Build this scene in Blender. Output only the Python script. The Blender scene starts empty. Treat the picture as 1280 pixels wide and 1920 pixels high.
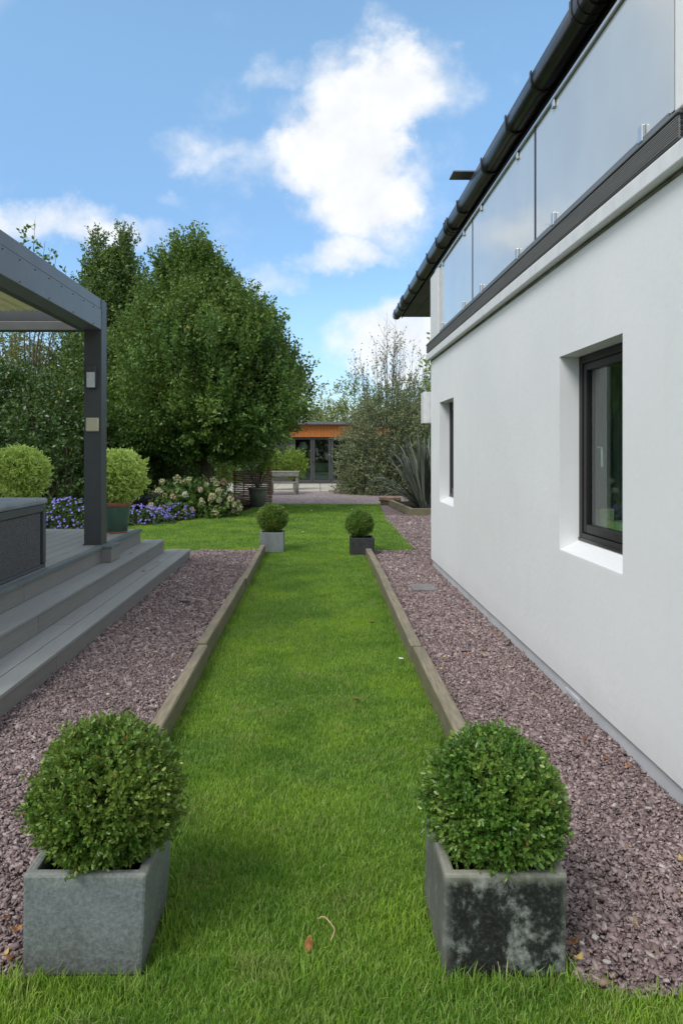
import bpy, bmesh, math, random
import numpy as np
from mathutils import Vector, Matrix, noise as mnoise
R = math.radians
rng = np.random.default_rng(7)
random.seed(7)
sc = bpy.context.scene
col = sc.collection

# ---------------------------------------------------------------- camera
cam_d = bpy.data.cameras.new('camera')
cam = bpy.data.objects.new('camera', cam_d)
col.objects.link(cam)
cam.location = (0, 0, 1.5)
cam.rotation_euler = (R(90), 0, 0)
cam_d.sensor_width = 36
cam_d.lens = 1300 / 1920 * 36
cam_d.shift_x = 42 / 1920
cam_d.shift_y = -115 / 1920
cam_d.clip_start = 0.05
cam_d.clip_end = 2000
sc.camera = cam

# ---------------------------------------------------------------- light
SUN_EL, SUN_AZ = 48, 222          # azimuth clockwise from +Y: behind the camera, to its left
sc.view_settings.view_transform = 'Standard'
sc.view_settings.look = 'None'
sc.view_settings.gamma = 1
sc.view_settings.exposure = 0.98
sun_d = bpy.data.lights.new('sun', 'SUN')
sun_d.energy = 1.15
sun_d.angle = R(24)
sun_d.color = (1, .96, .9)
sun = bpy.data.objects.new('sun', sun_d)
col.objects.link(sun)
e, a = R(SUN_EL), R(SUN_AZ)
sdir = Vector((math.sin(a) * math.cos(e), math.cos(a) * math.cos(e), math.sin(e)))
sun.rotation_euler = sdir.to_track_quat('Z', 'Y').to_euler()
sun.location = sdir * 60

world = bpy.data.worlds.new('World')
sc.world = world
world.use_nodes = True
wn, wl = world.node_tree.nodes, world.node_tree.links
wn.clear()


def W(t, **k):
    n = wn.new(t)
    for a_, v in k.items():
        setattr(n, a_, v)
    return n


def wm(op, a_, b_=None, c_=None, clamp=False):
    n = W('ShaderNodeMath', operation=op, use_clamp=clamp)
    for i, v in enumerate((a_, b_, c_)):
        if v is None:
            continue
        if isinstance(v, (int, float)):
            n.inputs[i].default_value = v
        else:
            wl.new(v, n.inputs[i])
    return n.outputs[0]


sky = W('ShaderNodeTexSky', sky_type='NISHITA')
sky.sun_disc = False
sky.sun_elevation = R(SUN_EL)
sky.sun_rotation = R(SUN_AZ)
sky.air_density = 1.0
sky.dust_density = .35
sky.ozone_density = 1.6
tc = W('ShaderNodeTexCoord')
sep = W('ShaderNodeSeparateXYZ')
wl.new(tc.outputs['Generated'], sep.inputs[0])
yy = wm('MAXIMUM', sep.outputs[1], 0.05)
u = wm('DIVIDE', sep.outputs[0], yy)
v = wm('DIVIDE', sep.outputs[2], yy)
comb = W('ShaderNodeCombineXYZ')
wl.new(u, comb.inputs[0]); wl.new(v, comb.inputs[1])
ndis = W('ShaderNodeTexNoise'); ndis.inputs['Scale'].default_value = 5.5; ndis.inputs['Detail'].default_value = 8
ndis.inputs['Roughness'].default_value = .62
wl.new(comb.outputs[0], ndis.inputs['Vector'])
sepn = W('ShaderNodeSeparateColor')
wl.new(ndis.outputs['Color'], sepn.inputs[0])
ud = wm('ADD', u, wm('MULTIPLY', wm('SUBTRACT', sepn.outputs[0], .5), .16))
vd = wm('ADD', v, wm('MULTIPLY', wm('SUBTRACT', sepn.outputs[1], .5), .16))
BLOBS = [(790, 140, 100, 66, .85), (690, 160, 105, 80, .9), (630, 240, 100, 90, 1.0), (655, 325, 120, 85, 1.1),
         (700, 405, 85, 70, .9), (630, 478, 85, 26, .8), (505, 325, 105, 45, .62), (385, 268, 70, 36, .60),
         (440, 170, 75, 55, .48), (540, 105, 80, 32, .5), (95, 420, 120, 50, 1.0), (245, 450, 80, 40, .75),
         (515, 535, 62, 38, .8), (760, 640, 120, 62, 1.5), (712, 45, 34, 20, .25), (850, 320, 80, 70, .2),
         (430, 430, 50, 40, .22), (325, 355, 26, 18, .3), (50, 560, 120, 50, .4)]
tot = None
for (px, py, rx, ry, w) in BLOBS:
    cu, cv = (px - 598) / 1300, (845 - py) / 1300
    du = wm('MULTIPLY', wm('SUBTRACT', ud, cu), 1300 / rx)
    dv = wm('MULTIPLY', wm('SUBTRACT', vd, cv), 1300 / ry)
    d2 = wm('ADD', wm('MULTIPLY', du, du), wm('MULTIPLY', dv, dv))
    f = wm('MULTIPLY', wm('MAXIMUM', wm('SUBTRACT', 1.25, wm('MULTIPLY', d2, .62)), 0), w)
    tot = f if tot is None else wm('ADD', tot, f)
nf = W('ShaderNodeTexNoise'); nf.inputs['Scale'].default_value = 9; nf.inputs['Detail'].default_value = 10
nf.inputs['Roughness'].default_value = .6
wl.new(comb.outputs[0], nf.inputs['Vector'])
dens = wm('ADD', tot, wm('MULTIPLY', wm('SUBTRACT', nf.outputs['Fac'], .52), 2.3))
mr = W('ShaderNodeMapRange', interpolation_type='SMOOTHSTEP')
wl.new(dens, mr.inputs[0])
mr.inputs[1].default_value = .10; mr.inputs[2].default_value = 1.7
front = W('ShaderNodeMapRange'); wl.new(sep.outputs[1], front.inputs[0])
front.inputs[1].default_value = .1; front.inputs[2].default_value = .3
cl_in = wm('MULTIPLY', mr.outputs[0], front.outputs[0])
# broken cloud over the rest of the sky
ng = W('ShaderNodeTexNoise'); ng.inputs['Scale'].default_value = 2.2; ng.inputs['Detail'].default_value = 9
ng.inputs['Roughness'].default_value = .58
wl.new(tc.outputs['Generated'], ng.inputs['Vector'])
mg = W('ShaderNodeMapRange', interpolation_type='SMOOTHSTEP')
wl.new(ng.outputs['Fac'], mg.inputs[0]); mg.inputs[1].default_value = .35; mg.inputs[2].default_value = .56
eu = wm('MULTIPLY', wm('SUBTRACT', u, .03), 1 / .54)
ev = wm('MULTIPLY', wm('SUBTRACT', v, .30), 1 / .42)
ed = wm('ADD', wm('POWER', wm('ABSOLUTE', eu), 4), wm('POWER', wm('ABSOLUTE', ev), 4))
me = W('ShaderNodeMapRange', interpolation_type='SMOOTHSTEP')
wl.new(ed, me.inputs[0]); me.inputs[1].default_value = .95; me.inputs[2].default_value = 1.8
outm = wm('MAXIMUM', me.outputs[0], wm('SUBTRACT', 1, front.outputs[0]))
cl_out = wm('MULTIPLY', mg.outputs[0], outm)
cl = wm('MAXIMUM', cl_in, cl_out, clamp=True)
cl = wm('ADD', wm('MULTIPLY', cl, .97), .015)
nb = W('ShaderNodeMapRange'); wl.new(nf.outputs['Fac'], nb.inputs[0])
nb.inputs[1].default_value = .3; nb.inputs[2].default_value = .7
cmix = W('ShaderNodeMix', data_type='RGBA')
wl.new(nb.outputs[0], cmix.inputs[0])
cmix.inputs[6].default_value = (2.95, 3.05, 3.2, 1)
cmix.inputs[7].default_value = (3.75, 3.78, 3.8, 1)
mix = W('ShaderNodeMix', data_type='RGBA')
wl.new(cl, mix.inputs[0])
skyc = W('ShaderNodeMix', data_type='RGBA', blend_type='MULTIPLY'); skyc.inputs[0].default_value = 1
hz = W('ShaderNodeValToRGB'); wl.new(sep.outputs[2], hz.inputs[0])
hz.color_ramp.interpolation = 'EASE'
hz.color_ramp.elements[0].position = 0; hz.color_ramp.elements[0].color = (.40, .44, .50, 1)
hz.color_ramp.elements[1].position = .55; hz.color_ramp.elements[1].color = (.80, .93, .88, 1)
_e = hz.color_ramp.elements.new(.22); _e.color = (.55, .65, .70, 1)
wl.new(sky.outputs[0], skyc.inputs[6]); wl.new(hz.outputs[0], skyc.inputs[7])
wl.new(skyc.outputs[2], mix.inputs[6]); wl.new(cmix.outputs[2], mix.inputs[7])
bg = W('ShaderNodeBackground'); bg.inputs[1].default_value = .15
wl.new(mix.outputs[2], bg.inputs[0])
wo = W('ShaderNodeOutputWorld'); wl.new(bg.outputs[0], wo.inputs[0])

sc.render.engine = 'CYCLES'
sc.cycles.use_denoising = True
sc.cycles.max_bounces = 8
sc.cycles.transparent_max_bounces = 8

# ---------------------------------------------------------------- materials


class Mat:
    def __init__(s, name, rough=.6, spec=.5, metal=0.0):
        s.m = bpy.data.materials.new(name); s.m.use_nodes = True
        s.n, s.l = s.m.node_tree.nodes, s.m.node_tree.links
        s.b = s.n['Principled BSDF']
        s.b.inputs['Roughness'].default_value = rough
        s.b.inputs['Specular IOR Level'].default_value = spec
        s.b.inputs['Metallic'].default_value = metal
        s.tc = s.n.new('ShaderNodeTexCoord')

    def link(s, o, i):
        s.l.new(o, i)

    def vec(s, scale=(1, 1, 1)):
        m = s.n.new('ShaderNodeMapping'); m.inputs['Scale'].default_value = scale
        s.link(s.tc.outputs['Object'], m.inputs[0])
        return m.outputs[0]

    def noise(s, scale, detail=4, rough=.55, stretch=(1, 1, 1), out='Fac'):
        t = s.n.new('ShaderNodeTexNoise')
        t.inputs['Scale'].default_value = scale; t.inputs['Detail'].default_value = detail
        t.inputs['Roughness'].default_value = rough
        s.link(s.vec(stretch), t.inputs['Vector'])
        return t.outputs[out]

    def voro(s, scale, out='Distance', stretch=(1, 1, 1)):
        t = s.n.new('ShaderNodeTexVoronoi'); t.inputs['Scale'].default_value = scale
        s.link(s.vec(stretch), t.inputs['Vector'])
        return t.outputs[out]

    def ramp(s, fac, stops):
        r = s.n.new('ShaderNodeValToRGB')
        s.link(fac, r.inputs[0])
        el = r.color_ramp.elements
        while len(el) > 1:
            el.remove(el[-1])
        el[0].position = stops[0][0]; el[0].color = (*stops[0][1], 1)
        for p, c in stops[1:]:
            q = el.new(p); q.color = (*c, 1)
        return r.outputs[0]

    def math(s, op, a_, b_=None):
        n = s.n.new('ShaderNodeMath'); n.operation = op
        for i, v_ in enumerate((a_, b_)):
            if v_ is None:
                continue
            if isinstance(v_, (int, float)):
                n.inputs[i].default_value = v_
            else:
                s.link(v_, n.inputs[i])
        return n.outputs[0]

    def mix(s, fac, a_, b_, mode='MIX'):
        n = s.n.new('ShaderNodeMix'); n.data_type = 'RGBA'; n.blend_type = mode
        for i, v_ in ((0, fac), (6, a_), (7, b_)):
            if isinstance(v_, (int, float)):
                n.inputs[i].default_value = v_
            elif isinstance(v_, tuple):
                n.inputs[i].default_value = (*v_, 1)
            else:
                s.link(v_, n.inputs[i])
        return n.outputs[2]

    def island(s):
        return s.n.new('ShaderNodeNewGeometry').outputs['Random Per Island']

    def objrand(s):
        return s.n.new('ShaderNodeObjectInfo').outputs['Random']

    def color(s, c):
        if isinstance(c, tuple):
            s.b.inputs['Base Color'].default_value = (*c, 1)
        else:
            s.link(c, s.b.inputs['Base Color'])
        return s

    def bump(s, h, strength=.3, dist=.01):
        b = s.n.new('ShaderNodeBump'); b.inputs['Strength'].default_value = strength
        b.inputs['Distance'].default_value = dist
        s.link(h, b.inputs['Height']); s.link(b.outputs[0], s.b.inputs['Normal'])
        return s


def plain(name, c, rough=.5, metal=0, spec=.5, nz=60, var=.12, bump=.08, dist=.002):
    m = Mat(name, rough, spec, metal)
    n = m.noise(nz, 5)
    m.color(m.ramp(n, [(.3, tuple(x * (1 - var) for x in c)), (.7, tuple(min(1, x * (1 + var)) for x in c))]))
    m.bump(n, bump, dist)
    return m.m


def leafmat(name, dark, light, tint, tfrac=.06, rough=.45, trans=.25, nscale=1.5, spec=.35, dead=.0, deadc=(.25, .12, .03)):
    m = Mat(name, rough, spec)
    isl = m.island()
    nz2 = m.noise(nscale * 2.3, 2)
    c1 = m.ramp(isl, [(0, dark), (.6, light), (1 - tfrac, light), (1.0, tint)])
    nz = m.noise(nscale, 3)
    c2 = m.mix(m.ramp(nz, [(.36, (0, 0, 0)), (.68, (.85, .85, .85))]), c1, tint, 'MIX')
    c3 = m.mix(.5, c1, c2)
    if dead > 0:
        r = m.ramp(isl, [(0, (1, 1, 1)), (dead, (1, 1, 1)), (dead + .002, (0, 0, 0))])
        c3 = m.mix(r, c3, deadc)
    m.color(c3)
    tr = m.n.new('ShaderNodeBsdfTranslucent')
    lt = m.mix(.6, c3, tint)
    m.link(lt, tr.inputs[0])
    ms = m.n.new('ShaderNodeMixShader'); ms.inputs[0].default_value = trans
    m.link(m.b.outputs[0], ms.inputs[1]); m.link(tr.outputs[0], ms.inputs[2])
    out = m.n['Material Output']
    m.link(ms.outputs[0], out.inputs[0])
    return m.m


M = {}
# white render
m = Mat('white_render', .75, .3)
big = m.noise(.9, 4); fine = m.noise(160, 4, .7)
c = m.ramp(big, [(.3, (.76, .775, .78)), (.7, (.81, .82, .825))])
dz = m.noise(3, 6, .6, (1, 1, .25))
c = m.mix(m.ramp(dz, [(.55, (0, 0, 0)), (.8, (.22, .22, .22))]), c, (.66, .67, .66))
stk = m.noise(7, 6, .7, (1, 1, .05)); szz = m.n.new('ShaderNodeSeparateXYZ'); m.link(m.tc.outputs['Object'], szz.inputs[0])
low_ = m.ramp(m.math('ADD', szz.outputs[2], m.math('MULTIPLY', m.math('SUBTRACT', dz, .5), .25)), [(.10, (.22, .22, .22)), (.28, (0, 0, 0))])
c = m.mix(low_, c, (.50, .49, .46))
c = m.mix(m.ramp(stk, [(.56, (0, 0, 0)), (.78, (.10, .10, .10))]), c, (.58, .59, .56))
spk = m.voro(9); c = m.mix(m.ramp(spk, [(0, (.6, .6, .6)), (.012, (.5, .5, .5)), (.018, (0, 0, 0))]), c, (.30, .28, .24))
m.color(c)
m.bump(m.math('ADD', m.math('MULTIPLY', fine, .6), m.math('ADD', m.math('MULTIPLY', m.noise(28, 3), .6), m.math('MULTIPLY', m.noise(3.5, 3), 2.0))), .35, .005)
M['render'] = m.m
M['sillwhite'] = plain('sill_white', (.80, .81, .82), .5, nz=40, var=.03)
m = Mat('plinth_grey', .75, .3)
n1 = m.noise(5, 6)
m.color(m.ramp(n1, [(.3, (.46, .48, .50)), (.7, (.58, .60, .62))])); m.bump(m.noise(80, 4), .3, .004)
M['plinth'] = m.m
M['coping'] = plain('coping_white', (.70, .71, .71), .5, nz=12, var=.08)
M['frame'] = plain('window_frame_bronze', (.013, .012, .012), .45, nz=30, var=.1)
M['gutter'] = plain('gutter_black', (.020, .018, .017), .30, nz=9, var=.5, bump=.1)
M['soffit'] = plain('soffit_board', (.10, .115, .095), .6, nz=3, var=.3)
M['slate'] = plain('roof_slate', (.06, .062, .07), .6, nz=8, var=.3)
m = Mat('balcony_board', .6, .4)
n1 = m.noise(4, 5, .6, (6, .6, 20))
m.color(m.ramp(n1, [(.3, (.15, .148, .145)), (.7, (.20, .198, .19))]))
M['edgeboard'] = m.m
M['steel'] = plain('brushed_steel', (.62, .62, .60), .28, 1.0, nz=90, var=.06)
M['gap'] = plain('dark_gasket', (.02, .024, .028), .5)
m = Mat('opal_glass', .25, .4)
n1 = m.noise(1.1, 3)
m.color(m.ramp(n1, [(.3, (.50, .52, .515)), (.7, (.60, .62, .61))]))
m.b.inputs['Coat Weight'].default_value = 1.0
m.b.inputs['Coat IOR'].default_value = 1.65
m.b.inputs['Coat Roughness'].default_value = .03
M['opal'] = m.m
m = Mat('window_glass', .01, .5)
m.b.inputs['Transmission Weight'].default_value = 1.0
m.b.inputs['IOR'].default_value = 1.5
m.color((.82, .90, .86))
# thin pane: transparent plus mirror by fresnel so light still enters
gl = m.n.new('ShaderNodeBsdfGlossy'); gl.inputs['Roughness'].default_value = .005
trn = m.n.new('ShaderNodeBsdfTransparent'); trn.inputs[0].default_value = (.80, .88, .84, 1)
lw = m.n.new('ShaderNodeLayerWeight'); lw.inputs[0].default_value = .5
frv = m.math('ADD', m.math('MULTIPLY', m.math('POWER', lw.outputs['Facing'], 4.0), .75), .05)
ms = m.n.new('ShaderNodeMixShader')
m.link(frv, ms.inputs[0]); m.link(trn.outputs[0], ms.inputs[1]); m.link(gl.outputs[0], ms.inputs[2])
m.link(ms.outputs[0], m.n['Material Output'].inputs[0])
M['glass'] = m.m
M['interior'] = plain('interior_paint', (.62, .64, .60), .8, nz=4, var=.05)
M['curtain'] = plain('curtain_grey', (.50, .545, .50), .9, nz=50, var=.06)
M['yellowbox'] = plain('pale_yellow_card', (.55, .58, .30), .8)
M['greenbox'] = plain('pale_green_card', (.35, .50, .35), .8)

# ground
m = Mat('gravel_bed', .9, .2)
vc = m.voro(55, 'Color'); 
sep_ = m.n.new('ShaderNodeSeparateColor'); m.link(vc, sep_.inputs[0])
c = m.ramp(sep_.outputs[0], [(0, (.14, .10, .10)), (.5, (.28, .21, .21)), (.95, (.42, .34, .33))])
c = m.mix(m.ramp(m.noise(1.2, 4), [(.3, (0, 0, 0)), (.7, (.35, .35, .35))]), c, (.10, .07, .065))
m.color(c); m.bump(m.math('MULTIPLY', m.voro(55), -1.0), 1.0, .02)
M['gravelbed'] = m.m
m = Mat('gravel_far', .9, .2)
vc = m.voro(30, 'Color'); sep_ = m.n.new('ShaderNodeSeparateColor'); m.link(vc, sep_.inputs[0])
m.color(m.ramp(sep_.outputs[0], [(0, (.17, .13, .13)), (.5, (.33, .26, .255)), (.95, (.46, .40, .39))]))
m.bump(m.math('MULTIPLY', m.voro(30), -1.0), .8, .02)
M['gravelfar'] = m.m
m = Mat('slate_chip', .75, .35)
isl = m.island()
c = m.ramp(isl, [(0, (.12, .085, .083)), (.35, (.24, .175, .172)), (.7, (.34, .26, .255)), (.96, (.45, .36, .35)), (.985, (.58, .51, .48)), (.995, (.30, .20, .10))])
c = m.mix(m.ramp(m.noise(1.6, 3), [(.4, (0, 0, 0)), (.75, (.4, .4, .4))]), c, (.17, .12, .115))
m.color(c); m.bump(m.noise(300, 3), .3, .002)
M['chip'] = m.m
m = Mat('lawn_soil', .95, .1)
c = m.ramp(m.noise(25, 6), [(.3, (.05, .10, .012)), (.6, (.11, .20, .025)), (.8, (.22, .23, .08))])
m.color(c); m.bump(m.noise(120, 4), .8, .02)
M['lawnbase'] = m.m
m = Mat('grass_blade', .5, .3)
isl = m.island()
c = m.ramp(isl, [(0, (.085, .195, .022)), (.5, (.175, .345, .048)), (.85, (.26, .45, .085)), (.92, (.38, .48, .14)), (1, (.54, .48, .27))])
patch = m.noise(1.3, 4, .6)
c = m.mix(m.ramp(patch, [(.40, (0, 0, 0)), (.64, (.8, .8, .8))]), c, (.35, .53, .06))
patch2 = m.noise(3.4, 6, .7)
c = m.mix(m.ramp(patch2, [(.54, (0, 0, 0)), (.72, (.65, .65, .65))]), c, (.40, .41, .16))
patch3 = m.noise(2.3, 3, .5)
c = m.mix(m.ramp(patch3, [(.30, (.45, .45, .45)), (.5, (0, 0, 0))]), c, (.055, .18, .022))
m.color(c)
tr = m.n.new('ShaderNodeBsdfTranslucent'); m.link(c, tr.inputs[0])
ms = m.n.new('ShaderNodeMixShader'); ms.inputs[0].default_value = .3
m.link(m.b.outputs[0], ms.inputs[1]); m.link(tr.outputs[0], ms.inputs[2]); m.link(ms.outputs[0], m.n['Material Output'].inputs[0])
M['grass'] = m.m
m = Mat('bed_soil', .95, .1)
m.color(m.ramp(m.noise(18, 6), [(.3, (.012, .009, .006)), (.7, (.045, .034, .022))])); m.bump(m.noise(30, 6), 1, .05)
M['soil'] = m.m
m = Mat('field', .95, .1)
m.color(m.ramp(m.noise(.3, 6), [(.3, (.04, .08, .015)), (.7, (.08, .13, .03))]))
M['field'] = m.m
m = Mat('patio_stone', .8, .3)
m.color(m.ramp(m.noise(2.5, 6), [(.3, (.40, .37, .31)), (.7, (.52, .49, .42))])); m.bump(m.noise(40, 4), .3, .005)
M['patio'] = m.m
# timber
m = Mat('weathered_sleeper', .85, .2)
g = m.noise(14, 7, .65, (5, .35, 5)); b_ = m.noise(2.2, 4)
c = m.ramp(g, [(.25, (.15, .125, .085)), (.5, (.27, .23, .165)), (.75, (.38, .335, .255))])
c = m.mix(m.ramp(b_, [(.4, (0, 0, 0)), (.7, (.55, .55, .55))]), c, (.135, .13, .105))
nrm = m.n.new('ShaderNodeNewGeometry'); sx = m.n.new('ShaderNodeSeparateXYZ'); m.link(nrm.outputs['Normal'], sx.inputs[0])
side = m.math('SUBTRACT', 1, m.math('ABSOLUTE', sx.outputs[2]))
c = m.mix(m.math('MULTIPLY', side, .45), c, (.12, .13, .055))
sp = m.voro(16, stretch=(1, 1, 1))
c = m.mix(m.ramp(sp, [(.0, (.9, .9, .9)), (.055, (.8, .8, .8)), (.075, (0, 0, 0))]), c, (.30, .28, .22))
m.color(c); m.bump(g, .6, .006)
M['sleeper'] = m.m


def deckmat(name, a_, b_, rough=.55):
    m = Mat(name, rough, .35)
    g = m.noise(22, 6, .6, (8, .25, 8)); o = m.objrand()
    c = m.ramp(g, [(.3, a_), (.7, b_)])
    c = m.mix(m.math('MULTIPLY', o, .25), c, tuple(x * .72 for x in a_))
    d = m.noise(1.8, 6, .65)
    c = m.mix(m.ramp(d, [(.5, (0, 0, 0)), (.8, (.35, .35, .35))]), c, (.30, .30, .275))
    m.color(c); m.bump(g, .25, .002)
    return m.m


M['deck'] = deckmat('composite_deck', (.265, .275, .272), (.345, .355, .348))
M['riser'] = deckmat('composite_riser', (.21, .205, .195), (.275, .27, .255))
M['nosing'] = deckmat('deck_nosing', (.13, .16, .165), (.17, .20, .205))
M['anthracite'] = plain('powder_coat_grey', (.062, .066, .068), .42, nz=5, var=.08)
M['anthracite2'] = plain('powder_coat_grey_light', (.138, .146, .148), .38, nz=5, var=.08)
M['louvre'] = leafmat('louvre_cream', (.55, .56, .36), (.60, .60, .40), (.66, .66, .45), .1, .5, .45, 1)
M['lampwhite'] = plain('lamp_diffuser', (.62, .64, .66), .3)
M['cream'] = plain('cream_plastic', (.60, .55, .38), .4, nz=4, var=.03)
m = Mat('wicker_rattan', .45, .4)
isl = m.island()
m.color(m.ramp(isl, [(0, (.12, .122, .134)), (1, (.18, .183, .198))]))
M['wicker'] = m.m
M['tubframe'] = plain('tub_frame', (.075, .078, .086), .4, nz=14)
m = Mat('tub_lid_vinyl', .5, .4)
m.color(m.ramp(m.noise(3.2, 6, .65), [(.3, (.15, .175, .185)), (.75, (.34, .37, .38))])); m.bump(m.noise(60, 4), .2, .003)
M['lid'] = m.m
M['terracotta'] = plain('terracotta', (.30, .13, .07), .8, nz=20, var=.2)
m = Mat('green_glaze', .28, .5)
m.color(m.ramp(m.noise(5, 5, .6, (1, 1, .5)), [(.3, (.045, .11, .075)), (.7, (.085, .17, .12))])); M['greenglaze'] = m.m
M['greypot'] = plain('grey_clay', (.17, .175, .14), .75, nz=12, var=.25)
m = Mat('planter_grey_stone', .72, .35)
z = m.n.new('ShaderNodeSeparateXYZ'); m.link(m.tc.outputs['Object'], z.inputs[0])
n1 = m.noise(7, 6, .6); n2 = m.noise(95, 5, .7); n3 = m.noise(42, 3)
c = m.ramp(n1, [(.3, (.14, .165, .17)), (.7, (.235, .27, .278))])
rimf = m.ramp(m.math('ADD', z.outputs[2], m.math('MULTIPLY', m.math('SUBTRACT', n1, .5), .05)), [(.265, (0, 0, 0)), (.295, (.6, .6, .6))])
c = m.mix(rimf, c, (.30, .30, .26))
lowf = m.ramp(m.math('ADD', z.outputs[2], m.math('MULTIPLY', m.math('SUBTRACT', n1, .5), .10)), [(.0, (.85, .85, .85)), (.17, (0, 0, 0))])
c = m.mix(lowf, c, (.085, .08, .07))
c = m.mix(.28, c, m.ramp(n2, [(.38, (.05, .055, .055)), (.64, (.34, .38, .38))]))
m.color(c); m.bump(m.math('ADD', n3, m.math('MULTIPLY', n2, .5)), .55, .006)
M['planter_grey'] = m.m
m = Mat('planter_stained_concrete', .8, .3)
n1 = m.noise(7, 10, .75); n2 = m.noise(90, 5, .7); n4 = m.noise(17, 10, .78, (1, 1, .6))
c = m.ramp(m.math('ADD', m.math('MULTIPLY', n1, .65), m.math('MULTIPLY', n4, .35)),
           [(.40, (.008, .009, .008)), (.515, (.022, .025, .022)), (.55, (.13, .145, .135)), (.63, (.42, .45, .41))])
z = m.n.new('ShaderNodeSeparateXYZ'); m.link(m.tc.outputs['Object'], z.inputs[0])
rimf = m.ramp(m.math('ADD', z.outputs[2], m.math('MULTIPLY', m.math('SUBTRACT', n4, .5), .05)), [(.262, (0, 0, 0)), (.297, (.85, .85, .85))])
c = m.mix(rimf, c, (.38, .38, .31))
ax = m.math('ABSOLUTE', z.outputs[0])
edg = m.ramp(m.math('ADD', ax, m.math('MULTIPLY', m.math('SUBTRACT', n4, .5), .05)), [(.150, (0, 0, 0)), (.185, (.6, .6, .6))])
c = m.mix(edg, c, (.30, .31, .275))
c = m.mix(.16, c, m.ramp(n2, [(.5, (.005, .005, .005)), (.72, (.30, .32, .30))]))
m.color(c); m.bump(n2, .35, .004)
M['planter_black'] = m.m
M['planter_dark'] = plain('planter_dark_slate', (.035, .036, .038), .6, nz=14, var=.4)
m = Mat('planter_far_grey', .7, .35)
m.color(m.ramp(m.noise(6, 6, .6, (1, 1, .5)), [(.3, (.13, .15, .15)), (.7, (.25, .275, .275))])); M['planter_fargrey'] = m.m
# vegetation
M['box'] = leafmat('box_leaf', (.032, .095, .012), (.11, .225, .032), (.34, .43, .09), .18, .30, .25, 7, .5, .004, (.40, .16, .05))
M['box2'] = leafmat('box_leaf_right', (.028, .095, .014), (.10, .23, .032), (.32, .43, .09), .16, .30, .25, 7, .5, .003, (.30, .14, .06))  # slightly different green for the right-hand box balls
M['twig'] = plain('twig_bark', (.08, .055, .035), .9, nz=40, var=.3)
M['bark'] = plain('bark', (.10, .085, .065), .9, nz=18, var=.35, bump=.5, dist=.01)
M['hornbeam'] = leafmat('hornbeam_leaf', (.028, .085, .019), (.085, .180, .036), (.25, .34, .06), .07, .42, .25, .7, .4, .004, (.30, .22, .04))
M['hornbeam2'] = leafmat('hornbeam_leaf_olive', (.031, .085, .021), (.085, .165, .038), (.22, .29, .065), .07, .42, .25, .7, .4, .005, (.28, .18, .05))
M['laurel'] = leafmat('laurel_leaf', (.022, .062, .016), (.055, .125, .026), (.14, .21, .05), .06, .35, .2, .8, .5, .006, (.4, .3, .03))
M['willow'] = leafmat('willow_leaf', (.09, .12, .03), (.18, .22, .06), (.32, .34, .10), .1, .5, .3, 1.5)
M['olive'] = leafmat('olive_shrub_leaf', (.075, .105, .045), (.18, .225, .11), (.36, .39, .21), .1, .45, .2, 1.2)
M['fargreen'] = leafmat('far_leaf', (.09, .13, .03), (.19, .25, .065), (.33, .37, .12), .1, .5, .25, .4)
M['lime'] = leafmat('lime_leaf', (.10, .20, .025), (.21, .34, .05), (.40, .50, .10), .1, .45, .3, 2)
M['varieg'] = leafmat('variegated_leaf', (.24, .40, .06), (.50, .68, .13), (.78, .86, .30), .25, .45, .25, 4)
M['hydleaf'] = leafmat('hydrangea_leaf', (.035, .09, .018), (.08, .18, .035), (.22, .28, .07), .06, .45, .2, 2)
M['gerleaf'] = leafmat('geranium_leaf', (.03, .07, .02), (.06, .12, .035), (.12, .17, .06), .06, .5, .2, 2)
m = Mat('hydrangea_petal', .7, .2)
o = m.objrand(); i_ = m.island()
c = m.ramp(o, [(0, (.60, .62, .36)), (.35, (.66, .60, .38)), (.6, (.58, .44, .28)), (.75, (.50, .33, .24)), (.85, (.72, .74, .58)), (1, (.45, .55, .25))])
c = m.mix(m.math('MULTIPLY', i_, .35), c, (.32, .30, .14)); m.color(c); M['hydpetal'] = m.m
m = Mat('violet_petal', .6, .2)
m.color(m.ramp(m.island(), [(0, (.10, .08, .36)), (.6, (.18, .15, .52)), (1, (.30, .26, .66))])); M['violet'] = m.m
m = Mat('flax_leaf', .38, .5)
o = m.objrand(); g = m.noise(6, 4, .5, (1, 1, 1))
c = m.ramp(o, [(0, (.05, .062, .045)), (.6, (.11, .13, .10)), (1, (.22, .24, .20))]); m.color(c); M['flax'] = m.m
M['wattle'] = plain('willow_rod', (.34, .22, .15), .85, nz=16, var=.45)
M['teak'] = plain('silvered_teak', (.27, .265, .235), .8, nz=12, var=.3)
m = Mat('cedar', .6, .3)
g = m.noise(9, 6, .6, (6, 6, .4)); o = m.objrand()
c = m.ramp(g, [(.3, (.36, .115, .025)), (.7, (.52, .19, .05))]); c = m.mix(m.math('MULTIPLY', o, .3), c, (.27, .085, .02)); m.color(c); M['cedar'] = m.m
M['ygreen'] = leafmat('yellow_green_leaf', (.16, .18, .03), (.30, .34, .07), (.5, .48, .15), .1, .5, .25, 3)
M['leaf_orange'] = plain('dry_leaf_orange', (.34, .15, .05), .7, nz=60, var=.4)
M['leaf_yellow'] = plain('dry_leaf_yellow', (.42, .30, .10), .7, nz=60, var=.3)
M['leaf_brown'] = plain('dry_leaf_brown', (.16, .07, .03), .8, nz=60, var=.3)
M['straw'] = plain('dry_straw', (.45, .33, .17), .8, nz=60, var=.2)
M['whitebit'] = plain('pale_petal', (.70, .68, .62), .7)
M['algae_shadow'] = plain('algae_shadow_strip', (.15, .155, .115), .9, nz=6, var=.5)  # dark green-grey: shadow line under the coping painted together with algae dirt
M['palestone'] = plain('pale_pebble', (.46, .42, .40), .8)
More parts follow.
